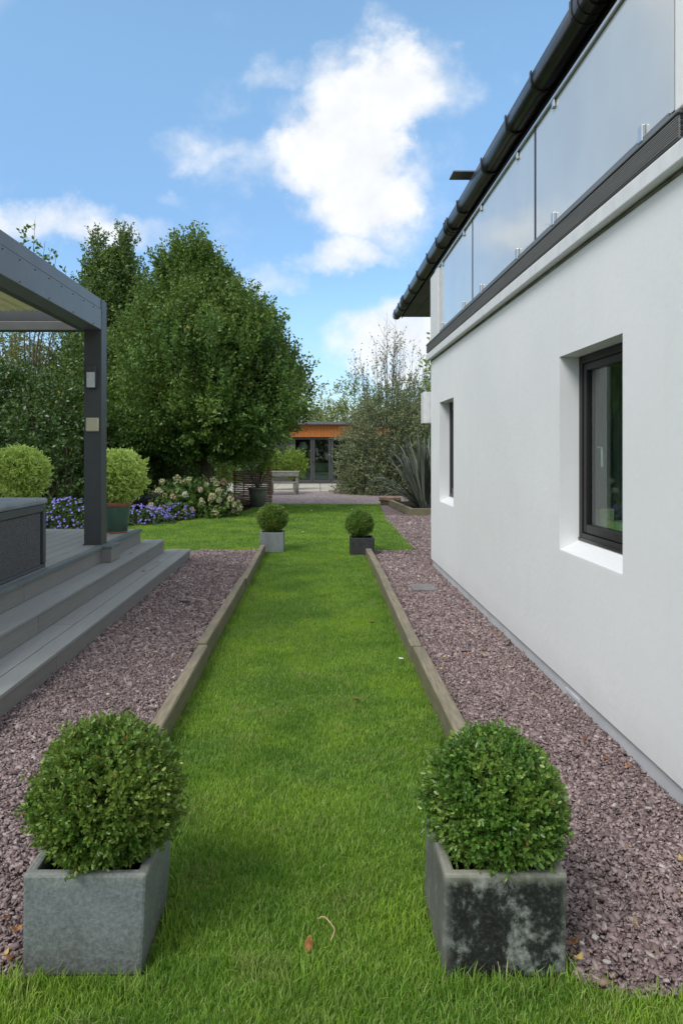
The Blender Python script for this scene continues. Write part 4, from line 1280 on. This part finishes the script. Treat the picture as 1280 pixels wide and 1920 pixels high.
# ---------------------------------------------------------------- right-hand shrubs
hedge_shrub('olive_shrub', 2.55, 24.3, 1.85, 1.5, 4.0, 3800, M['olive'], 'grey green olive toned shrub beside the garden room', .085, 12)
hedge_shrub('olive_shrub', 4.35, 23.0, 1.5, 1.3, 5.0, 2600, M['olive'], 'taller grey olive shrub hard against the house corner', .085, 17)
hedge_shrub('shrub', 3.6, 20.3, .9, .8, 2.0, 500, M['laurel'], 'dark leafy shrub behind the flax clump', .09, 18)
t_ = empty('birch', 'sparse birch with bare upright twigs above the olive shrub', 'tree', (2.45, 24.9, 0)); b = MB(); r2 = random.Random(8); TT, AA = [], []
s_ = 1300 / 22.5
for q in range(38):
    tx = r2.gauss(0, 1.15); top = 5.9 - abs(tx - .1) * .9 + r2.uniform(-.9, .35)
    if q < 3: tx = (.0, .25, -.12)[q]; top = (6.5, 6.2, 6.0)[q]
    if q in (4, 5, 6): tx = -1.35 + .1 * q; top = 4.4
    yb = r2.uniform(-.5, .5)
    p0 = Vector((tx * .12, 0, r2.uniform(.3, 1.8))); p1 = Vector((tx * .55, yb * .5, top * .55)); p2 = Vector((tx, yb, top))
    mid = p1.lerp(p2, .5) + Vector((tx * .12, 0, -.05))
    b.tube([p0, p1, mid, p2], [.016, .012, .008, .002], 5, False)
    for w_ in range(12):
        t = r2.uniform(.1, .98); base = p1.lerp(p2, t); dr = Vector((r2.uniform(-.6, .6) + tx * .2, r2.uniform(-.5, .5), .8)).normalized() * r2.uniform(.25, .6)
        b.tube([base, base + dr * .6, base + dr], [.006, .004, .0015], 3, False)
        if base.z < 5.7 and r2.random() < .85:
            TT.append(tuple(base)); AA.append(tuple(dr))
P, D = sprays(np.array(TT), np.array(AA), .5, 5, .6)
link('foliage', leaf_mesh('foliage', P, D, .075, .045, .08, 4), M['olive'], t_, kind='stuff')
b.tube([(0, 0, -.05), (.02, 0, 1), (0, 0, 2.2)], [.09, .07, .05], 8)
b.build('branches', M['bark'], t_, smooth=True)
# leafy bramble shoot near the house corner
t_ = empty('climber', 'thin leafy shoot rising beside the balcony corner', 'plant', (2.95, 18.5, 0)); b = MB(); TT, AA = [], []
for (tx, tz) in ((.02, 4.75), (-.25, 4.2), (-.05, 3.9)):
    b.tube([(0, 0, 0), (.05, 0, 2), (tx, 0, tz)], [.012, .009, .003], 4, False)
    for q in range(22):
        t = .45 + .55 * q / 22; TT.append((.05 + (tx - .05) * t, 0, 2 + (tz - 2) * t)); AA.append((r2.uniform(-1, 1), r2.uniform(-.6, .6), .3))
P, D = sprays(np.array(TT), np.array(AA), .06, 1, .3)
link('foliage', leaf_mesh('foliage', P, D, .12, .07, .08, 6), M['lime'], t_, kind='stuff'); b.build('stems', M['bark'], t_)

# flax
fl = empty('flax', 'clump of broad grey green sword shaped flax leaves by the house corner', 'plant', (2.62, 16.9, .1)); r2 = random.Random(11)
for q in range(150):
    th = r2.uniform(0, 6.28); ln = r2.uniform(1.0, 2.0); lean = abs(r2.gauss(.22, .2)); droop = r2.uniform(.0, .9) * lean * 1.3; w_ = r2.uniform(.045, .075)
    if q < 10: th = r2.uniform(2.6, 3.9); lean = r2.uniform(.6, 1.0); droop = 1.1; ln = r2.uniform(1.3, 1.7)
    b = MB(); n = 7; dirv = Vector((math.cos(th), math.sin(th), 0)); sd = Vector((-math.sin(th), math.cos(th), 0)); p = dirv * r2.uniform(.02, .24)
    ang = lean; pts = []
    for k in range(n + 1):
        pts.append((p.copy(), w_ * (0.55 + .9 * math.sin(min(1, k / n * 1.15) * 2.4)) * (1 - (k / n) ** 3) + .002, ang))
        p = p + (dirv * math.sin(ang) + Vector((0, 0, math.cos(ang)))) * ln / n; ang += droop * (1.8 if k > n * .5 else .5) / n * 1.6
    for (pt, wd, an) in pts:
        nn = dirv * math.cos(an) - Vector((0, 0, math.sin(an)))
        b.v += [tuple(pt - sd * wd * .5 + nn * wd * .15), tuple(pt), tuple(pt + sd * wd * .5 + nn * wd * .15)]
    for k in range(n):
        b.f += [(k * 3, k * 3 + 1, k * 3 + 4, k * 3 + 3), (k * 3 + 1, k * 3 + 2, k * 3 + 5, k * 3 + 4)]
    b.build('leaf', M['flax'], fl, smooth=True)

rbd = empty('raised_bed', 'low raised bed of timber sleepers round the flax clump', 'raised bed', (2.1, 15.9, 0))
MB().box(0, 2.6, 0, .09, 0, .17).build('sleeper', M['sleeper'], rbd, bevel=.005)
MB().box(.0, .09, .093, 3.0, 0, .165).build('sleeper', M['sleeper'], rbd, bevel=.005)
MB().box(.093, 2.6, .093, 3.0, 0, .12).build('soil', M['soil'], rbd)
rbd.rotation_euler.z = R(4)
hb = empty('half_barrel', 'brown low half barrel under the drooping flax leaves', 'planter', (1.98, 19.4, 0))
MB().lathe([(.24, 0), (.30, .12), (.32, .2), (.29, .2), (.28, .16)], 20).build('staves', M['wattle'], hb)
MB().lathe([(.302, .10), (.312, .10), (.316, .125), (.306, .125)], 20).build('hoop', M['gap'], hb)

# low yellow plants and brown pot by the garden room
p_ = pot('plant_pot', (1.30, 25.0, 0.03), .15, .19, .48, M['terracotta'], M['terracotta'], 'tall brown clay pot half hidden under the olive shrub')
for (x_, y_, lab) in ((1.72, 25.1, 'low yellow green plant next to the brown clay pot'), (2.15, 25.0, 'low yellow green plant right of its twin by the patio')):
    me = bushball(160, .26, .10, 5, M['ygreen'], .4, 7, .14, .9); o_ = empty('yellow_plant', lab, 'plant', (x_, y_, .22)); link('foliage', me, None, o_, kind='stuff')

# ---------------------------------------------------------------- garden room
gr_ = empty('garden_room', 'low garden room with orange cedar fascia and dark glazed doors', 'building', (0, 31, 0))
GX0, GX1 = -3.4, 4.2
MB().box(GX0 - .25, GX1 + .25, -.35, 5.2, 2.66, 2.78).build('roof', M['anthracite2'], gr_, bevel=.01)
MB().box(GX0, GX1, -.11, -.09, 2.10, 2.659).build('fascia_backing', M['gap'], gr_)
x = GX0; bm_board = MB().box(0, .138, -.02, 0, 2.105, 2.655).mesh('cladding_board'); bm_board.materials.append(M['cedar'])
while x < GX1 - .1:
    link('cladding_board', bm_board, None, gr_, loc=(x, -.111 - random.random() * .004, 0)); x += .145
MB().box(GX0, -1.55, 0, .1, 0, 2.1).box(GX0, GX0 + .1, .1, 5, 0, 2.66).box(GX1 - .1, GX1, .1, 5, 0, 2.66).box(GX0, GX1, 4.9, 5, 0, 2.66).box(GX0, GX1, .0, .08, 2.1, 2.66).build('wall', M['anthracite'], gr_)
MB().box(GX0, GX1, 0.0, 5, -.02, .04).build('floor', M['teak'], gr_)


def gdoor(x0, x1, nm='door'):
    d_ = bpy.data.objects.new(nm, None); col.objects.link(d_); d_.parent = gr_
    MB().box(x0, x0 + .09, -.03, .04, .05, 2.09).box(x1 - .09, x1, -.03, .04, .05, 2.09).box(x0 + .09, x1 - .09, -.03, .04, 2.0, 2.09).box(x0 + .09, x1 - .09, -.03, .04, .05, .20).build('frame', M['anthracite'], d_, bevel=.004)
    MB().box(x0 + .09, x1 - .09, 0, .012, .2, 2.0).build('pane', M['glass'], d_)
    MB().tube([(x0 + .05, -.05, 1.0), (x0 + .05, -.07, 1.0), (x0 + .05, -.07, .88)], .012, 6).build('handle', M['gap'], d_)


gdoor(-1.15, -.30); gdoor(-.28, .52); gdoor(.54, 1.36); gdoor(1.38, 2.2, 'window'); gdoor(2.22, 3.04, 'window'); gdoor(3.06, 4.08, 'window')
MB().box(-1.55, -1.17, -.02, .06, .05, 2.09).build('door_post', M['anthracite'], gr_)
lp = empty('floor_lamp', 'white floor lamp standing inside the left glass door of the garden room', 'lamp', (-.75, 31.8, .05))
MB().tube([(0, 0, .02), (0, 0, 1.6)], .03, 8).build('pole', M['lampwhite'], lp)
MB().lathe([(.16, 0), (.16, .02)], 16).build('base', M['lampwhite'], lp)
MB().lathe([(.24, 1.55), (.15, 1.85)], 16).build('lamp_shade', M['lampwhite'], lp)
sf = empty('sofa', 'pale low sofa inside the garden room', 'sofa', (-.1, 33.4, .05))
MB().box(-.9, .9, -.4, .4, .1, .42).build('seat', M['curtain'], sf, bevel=.05)
MB().box(-.9, .9, .3, .5, .42, .85).build('backrest', M['curtain'], sf, bevel=.05)
for s2 in (-1, 1):
    MB().box(.75 * s2 - .1, .75 * s2 + .1, -.4, .3, .425, .6).build('armrest', M['curtain'], sf, bevel=.04)

# ---------------------------------------------------------------- picnic table and bench
pt = empty('garden_table', 'small silvered wooden table on the far gravel', 'table', (-1.2, 24.15, 0))
for k in range(5):
    MB().box(-.52, .52, -.33 + k * .134, -.33 + k * .134 + .124, .745, .785).build('top_board', M['teak'], pt, bevel=.004)
MB().box(-.50, .50, -.325, -.295, .62, .743).box(-.50, .50, .295, .325, .62, .743).build('apron', M['teak'], pt)
for sx in (-1, 1):
    for sy in (-1, 1):
        MB().box(sx * .44 - .045, sx * .44 + .045, sy * .24 - .045, sy * .24 + .045, 0, .743).build('leg', M['teak'], pt, bevel=.004)
bn = empty('bench', 'backless silvered wooden bench in front of the garden table', 'bench', (-1.26, 23.55, 0))
for k in range(2):
    MB().box(-.56, .56, -.15 + k * .155, -.15 + k * .155 + .145, .40, .44).build('seat_board', M['teak'], bn, bevel=.004)
for sx in (-1, 1):
    for sy in (-1, 1):
        MB().box(sx * .44 - .04, sx * .44 + .04, sy * .1 - .04, sy * .1 + .04, 0, .398).build('leg', M['teak'], bn, bevel=.004)

# ---------------------------------------------------------------- clay pot with multi-stem shrub, hurdle, lime shrubs
pot('plant_pot', (-1.63, 18.45, 0.0), .18, .24, .52, M['greypot'], M['greypot'], 'large grey green clay pot on the lawn edge before the woven hurdle', False)
t_ = empty('potted_shrub', 'light green multi stemmed shrub growing in the large grey green pot', 'shrub', (-1.63, 18.45, .45)); b = MB(); r2 = random.Random(4); TT, AA = [], []
for q in range(11):
    th = r2.uniform(0, 6.28); rr2 = r2.uniform(.2, .75); tip = Vector((math.cos(th) * rr2, math.sin(th) * rr2, r2.uniform(.75, 1.25)))
    b.tube([(0, 0, 0), tip * .5 + Vector((0, 0, .1)), tip], [.012, .008, .003], 5, False)
    for w_ in range(18):
        t = r2.uniform(.45, 1.05); TT.append(tuple(tip * t)); AA.append((r2.uniform(-1, 1), r2.uniform(-1, 1), .4))
P, D = sprays(np.array(TT), np.array(AA), .22, 8, .6)
link('foliage', leaf_mesh('foliage', P, D, .075, .045, .08, 4), M['lime'], t_, kind='stuff'); b.build('stems', M['bark'], t_, smooth=True)

hd = empty('woven_hurdle', 'brown woven willow hurdle behind the large grey green pot', 'fence', (-2.3, 19.0, 0)); r2 = random.Random(6)
pts_x = [0, .24, .48, .72, .96]
for px_ in pts_x:
    MB().tube([(px_, 0, -.02), (px_, 0, .98 + r2.uniform(-.03, .05))], .016, 6).build('stake', M['wattle'], hd)
for k in range(19):
    z_ = .03 + k * .05; ph = 1 if k % 2 else -1; pts = []
    for q in range(17):
        x_ = -.06 + q * 1.08 / 16; pts.append((x_, ph * .032 * math.cos((x_) / .24 * math.pi), z_ + r2.uniform(-.003, .003) + .03 * x_))
    MB().tube(pts, .0215, 5).build('woven_rod', M['wattle'], hd)
for (x_, y_, z_, R2, lab) in ((-.95, 26.4, .95, .55, 'lime green rounded shrub left of the garden room doors'), (-1.75, 25.9, 1.0, .5, 'lime green shrub under the hornbeam behind the table'),
                              (-3.2, 21.0, .9, .75, 'bright green shrub glimpsed below the hornbeam crown')):
    me = bushball(420, R2, .08, int(R2 * 100), M['lime'], .6, 9, .22, 1.25)
    o_ = empty('lime_shrub', lab, 'shrub', (x_, y_, z_)); link('foliage', me, None, o_, kind='stuff')
    MB().tube([(0, 0, -z_), (0, 0, .1)], [.04, .025], 7).build('stem', M['bark'], o_)

# ---------------------------------------------------------------- hydrangea, geraniums
hy = empty('hydrangea', 'hydrangea with many cream and fading pink flower heads at the lawn edge', 'shrub', (-2.85, 15.85, 0))
nsp = 420; d = rdir(nsp); d[:, 2] = np.abs(d[:, 2]); P0 = d * (rng.random(nsp) ** .5)[:, None] * np.array([.95, .64, .86]); P0[:, 2] = np.maximum(P0[:, 2] - .08, .02)
P, D = sprays(P0, d + rng.normal(size=(nsp, 3)) * .4, .2, 9, .7)
link('foliage', leaf_mesh('foliage', P, D, .11 * rng.uniform(.6, 1.2, len(P)), .065, .1, 6), M['hydleaf'], hy, kind='stuff')
nh = 90; dh = rdir(nh); Ph = dh * .058 * rng.uniform(.75, 1.05, nh)[:, None]; Ph[:, 2] *= .8
hm = leaf_mesh('flower_head', Ph, np.cross(dh, rdir(nh)) + dh * .25, .034, .034, .2, 6); hm.materials.append(M['hydpetal'])
r2 = random.Random(15); placed = []
while len(placed) < 46:
    th = r2.uniform(2.7, 6.7); ph = r2.uniform(.05, 1.45); ph = ph ** 1.25 * .85; kr = r2.uniform(.82, 1.08); q = Vector((math.cos(th) * math.cos(ph) * 1.0 * kr, math.sin(th) * math.cos(ph) * .70 * kr, math.sin(ph) * .92 * kr + .06))
    if all((q - w_).length > .10 for w_ in placed) and q.z > .06:
        placed.append(q); o_ = link('flower_head', hm, None, hy, loc=tuple(q)); o_.scale = (r2.uniform(.75, 1.15),) * 3; o_.rotation_euler = (r2.uniform(0, 3), r2.uniform(0, 3), 0)
r2 = random.Random(16); b = MB()
for q in placed[::2]:
    b.tube([(q.x * .1, q.y * .1, 0), tuple(q * .6), tuple(q * .97)], [.008, .005, .003], 4, False)
b.build('stems', M['bark'], hy)


def geranium(cx_, cy_, rx, ry, h, nfl, label, seed):
    t_ = empty('geranium', label, 'flowers', (cx_, cy_, 0), 'violet geranium clumps edging the border')
    n_ = int(700 * rx * ry) + 60; d = rdir(n_); d[:, 2] = np.abs(d[:, 2]); P0 = d * (rng.random(n_) ** .4)[:, None] * np.array([rx, ry, h]); P0[:, 2] = np.maximum(P0[:, 2] * (1 + lump(P0, 5, .2, seed)) - .05, .01)
    P, D = sprays(P0, d + rng.normal(size=(n_, 3)) * .5, .12, 8, .7)
    link('foliage', leaf_mesh('foliage', P, D, .05, .04, .1, 4), M['gerleaf'], t_, kind='stuff')
    d = rdir(nfl); d[:, 2] = np.abs(d[:, 2]); C = d * np.array([rx, ry, h * 1.05]); C[:, 2] += rng.uniform(0, .05, nfl)
    up = unit(d + np.array([0, -.8, .4]) + rng.normal(size=(nfl, 3)) * .3); a_ = unit(np.cross(up, rdir(nfl))); b_ = np.cross(up, a_); Pp, Dd = [], []
    V = []; F = []
    for k in range(5):
        th = k * 2 * math.pi / 5; dd = a_ * math.cos(th) + b_ * math.sin(th); sd = np.cross(up, dd)
        V.append(np.stack([C, C + dd * .014 + sd * .010 + up * .003, C + dd * .025 + up * .004, C + dd * .014 - sd * .010 + up * .003], 1))
    V = np.concatenate(V, 0).reshape(-1, 3); F = np.arange(len(V)).reshape(-1, 4)
    link('flowers', npmesh('flowers', V, F, 4), M['violet'], t_, kind='stuff')


geranium(-3.75, 14.25, .75, .4, .34, 200, 'low violet geranium clump between green pot and hydrangea', 1)
geranium(-3.15, 15.05, .45, .3, .33, 100, 'low violet geranium clump tucked against the hydrangea', 4)
geranium(-4.75, 13.2, .8, .5, .55, 260, 'violet geranium clump seen between hot tub and pergola post', 2)
geranium(-5.9, 13.2, .8, .5, .55, 200, 'violet geranium clump behind the hot tub lid', 3)

# ---------------------------------------------------------------- small things
cov = MB().box(-.13, .13, -.17, .17, 0, .028).build('drain_cover', M['stoneflat'], None, bevel=.006, loc=(1.13, 7.55, -.006))
tag(cov, 'flat grey concrete drain cover set in the gravel by the house', 'drain cover')
r2 = random.Random(2)


def leaf_obj(loc, size, mat, label, group=None, curl=.35, name='fallen_leaf', rx=0.0):
    b = MB(); n = 6
    for k in range(n + 1):
        t = k / n; w_ = size * .30 * math.sin(math.pi * min(1, t * .97 + .02)) + .0008; zz_ = curl * size * (t - .5) ** 2 * 2
        b.v += [(-w_, (t - .5) * size, zz_ + w_ * .5), (0, (t - .5) * size, zz_), (w_, (t - .5) * size, zz_ + w_ * .5)]
    for k in range(n):
        b.f += [(k * 3, k * 3 + 1, k * 3 + 4, k * 3 + 3), (k * 3 + 1, k * 3 + 2, k * 3 + 5, k * 3 + 4)]
    o_ = b.build(name, mat, None, smooth=True, loc=loc); o_.rotation_euler = (rx or r2.uniform(-.3, .3), r2.uniform(-.3, .3), r2.uniform(0, 6.28))
    sm = o_.modifiers.new('solid', 'SOLIDIFY'); sm.thickness = .0008
    return tag(o_, label, 'leaf', group)


def gp(px, py, z_=.0):
    s_ = (py - 845) / (1.5 - z_); return ((px - 598) / s_, 1300 / s_, z_)


l_ = leaf_obj(gp(578, 1768, .035), .042, M['leaf_orange'], 'orange and yellow leaf standing in the grass between the near planters', rx=1.2)
l_.rotation_euler.z = .2
leaf_obj(gp(667, 1312, .036), .055, M['leaf_orange'], 'single orange leaf lying midway along the lawn strip')
leaf_obj(gp(697, 1168, .036), .06, M['leaf_brown'], 'dark curled leaf on the lawn near the right timber edging')
leaf_obj(gp(752, 1236, .036), .05, M['whitebit'], 'pale feather like petal on the grass against the right timber edging', name='pale_petal')
st = MB(); c0 = Vector(gp(606, 1745, .045)); pts = []
for k in range(10):
    a_ = -.9 + k * .33; pts.append((c0.x + .034 * math.cos(a_), c0.y + .055 * math.sin(a_), .045 + .006 * math.sin(k)))
tag(st.tube(pts, [.0015] + [.0026] * 8 + [.001], 6).build('curled_twig', M['straw'], None, smooth=True), 'curled brown dry stem lying beside the orange leaf', 'twig')
GRAV = [(1005, 1305, 'leaf_yellow'), (880, 1188, 'leaf_yellow'), (876, 1228, 'leaf_orange'), (828, 1255, 'leaf_yellow'), (832, 1232, 'leaf_yellow'), (802, 1214, 'leaf_brown'),
        (967, 1243, 'leaf_brown'), (1084, 1800, 'leaf_yellow'), (1075, 1770, 'leaf_orange'), (1095, 1388, 'leaf_brown'), (1135, 1425, 'leaf_brown'), (1178, 1440, 'leaf_orange'),
        (750, 1125, 'leaf_orange'), (820, 1160, 'leaf_orange'), (1275, 1612, 'leaf_yellow'), (478, 1045, 'leaf_yellow'), (470, 1040, 'leaf_orange'), (333, 1235, 'leaf_yellow'), (275, 1146, 'leaf_yellow'),
        (14, 1722, 'leaf_brown'), (30, 1745, 'leaf_orange'), (12, 1790, 'leaf_yellow'), (22, 1800, 'leaf_brown'), (240, 1210, 'leaf_yellow'), (940, 1150, 'leaf_brown'), (1150, 1350, 'leaf_brown')]
CN = {'leaf_yellow': 'yellow', 'leaf_orange': 'orange', 'leaf_brown': 'dark brown'}
WHERE = ['midway between lawn edging and house wall, above the near black planter', 'just across the path from the straw tuft', 'below the straw tuft in mid path', 'hugging the right timber edging',
         'right of the middle joint of the right edging', 'touching the right timber edging at its middle joint', 'in mid path above the lone leaf near the plinth', 'at the right foot of the black stained planter',
         'close by the right side of the black stained planter', 'near the plinth below the near window', 'second along the plinth below the near window', 'third along the plinth, lowest of the row',
         'beside the right edging next to the drain cover', 'between the drain cover and the straw tuft', 'at the right edge of the photo near the plinth', 'at the far left gravel corner by the lawn',
         'beside the far end of the left edging', 'midway along the left gravel strip', 'at the foot of the deck steps on the gravel', 'uppermost beside the near grey planter', 'second beside the near grey planter',
         'third beside the near grey planter', 'lowest beside the near grey planter', 'in the middle of the left gravel below the steps', 'near the plinth above the straw tuft', 'near the plinth above the pale pebbles']
for (px_, py_, c_), wh in zip(GRAV, WHERE):
    leaf_obj(gp(px_, py_, .042), r2.uniform(.022, .038), M[c_], f'small {CN[c_]} dry leaf {wh}', 'dry leaves on the slate gravel', curl=.9)
for (px_, py_, s2, wh) in ((283, 1248, .022, 'midway along the left gravel strip'), (275, 1212, .02, 'just above its twin on the left gravel strip'), (1115, 1757, .024, 'right of the black stained planter, largest there'),
                           (1090, 1768, .015, 'nearest the right side of the black stained planter'), (1215, 1515, .022, 'right of its twin below the plinth'), (1150, 1510, .02, 'left of its twin below the plinth'),
                           (777, 1183, .028, 'against the right timber edging'), (820, 1258, .015, 'tiny, in mid path by the right edging'), (1137, 1803, .02, 'near the grass below the right gravel')):
    b = MB(); b.box(-.5, .5, -.35, .35, -.2, .2); o_ = b.build('pale_stone', M['palestone'], None, bevel=.12, loc=gp(px_, py_, .03)); o_.scale = (s2,) * 3; o_.rotation_euler = (.2, .3, r2.uniform(0, 6))
    tag(o_, 'small pale pebble ' + wh, 'pebble', 'pale pebbles in the slate gravel')
gt = MB(); c0 = Vector(gp(932, 1192, .03))
for k in range(9):
    th = r2.uniform(0, 3.1); gt.tube([c0, c0 + Vector((math.cos(th) * .03, -.01, .03)), c0 + Vector((math.cos(th) * .06, -.02, .04 + r2.uniform(-.02, .03)))], [.002, .002, .001], 4)
tag(gt.build('dry_tuft', M['straw'], None), 'dry straw coloured tuft against the house plinth', 'plant')
for (px_, py_, wh) in ((566, 950, 'leftmost of the row by the far gravel court'), (608, 953, 'second of the row by the far gravel court'), (630, 950, 'third of the row by the far gravel court'),
                       (660, 955, 'rightmost of the row, above the dark planter'), (584, 958, 'below the row near the far gravel court'), (295, 1018, 'near the end of the deck steps'), (568, 998, 'right of the far grey planter')):
    leaf_obj(gp(px_, py_, .04), .065, M['whitebit'], 'tiny white petal on the lawn, ' + wh, 'white petals on the far lawn', name='white_petal')
for (z_, wh) in ((.165, 'nearer leaf on the lower deck step'), (.33, 'only leaf on the upper deck step'), (.1651, 'farther leaf on the lower deck step')):
    leaf_obj((-1.93 if z_ < .2 else -2.14, 8.2 + r2.uniform(-.6, .6), z_ + .006), .05, M['leaf_yellow'], 'pale yellow leaf, ' + wh, 'leaves on the deck steps')
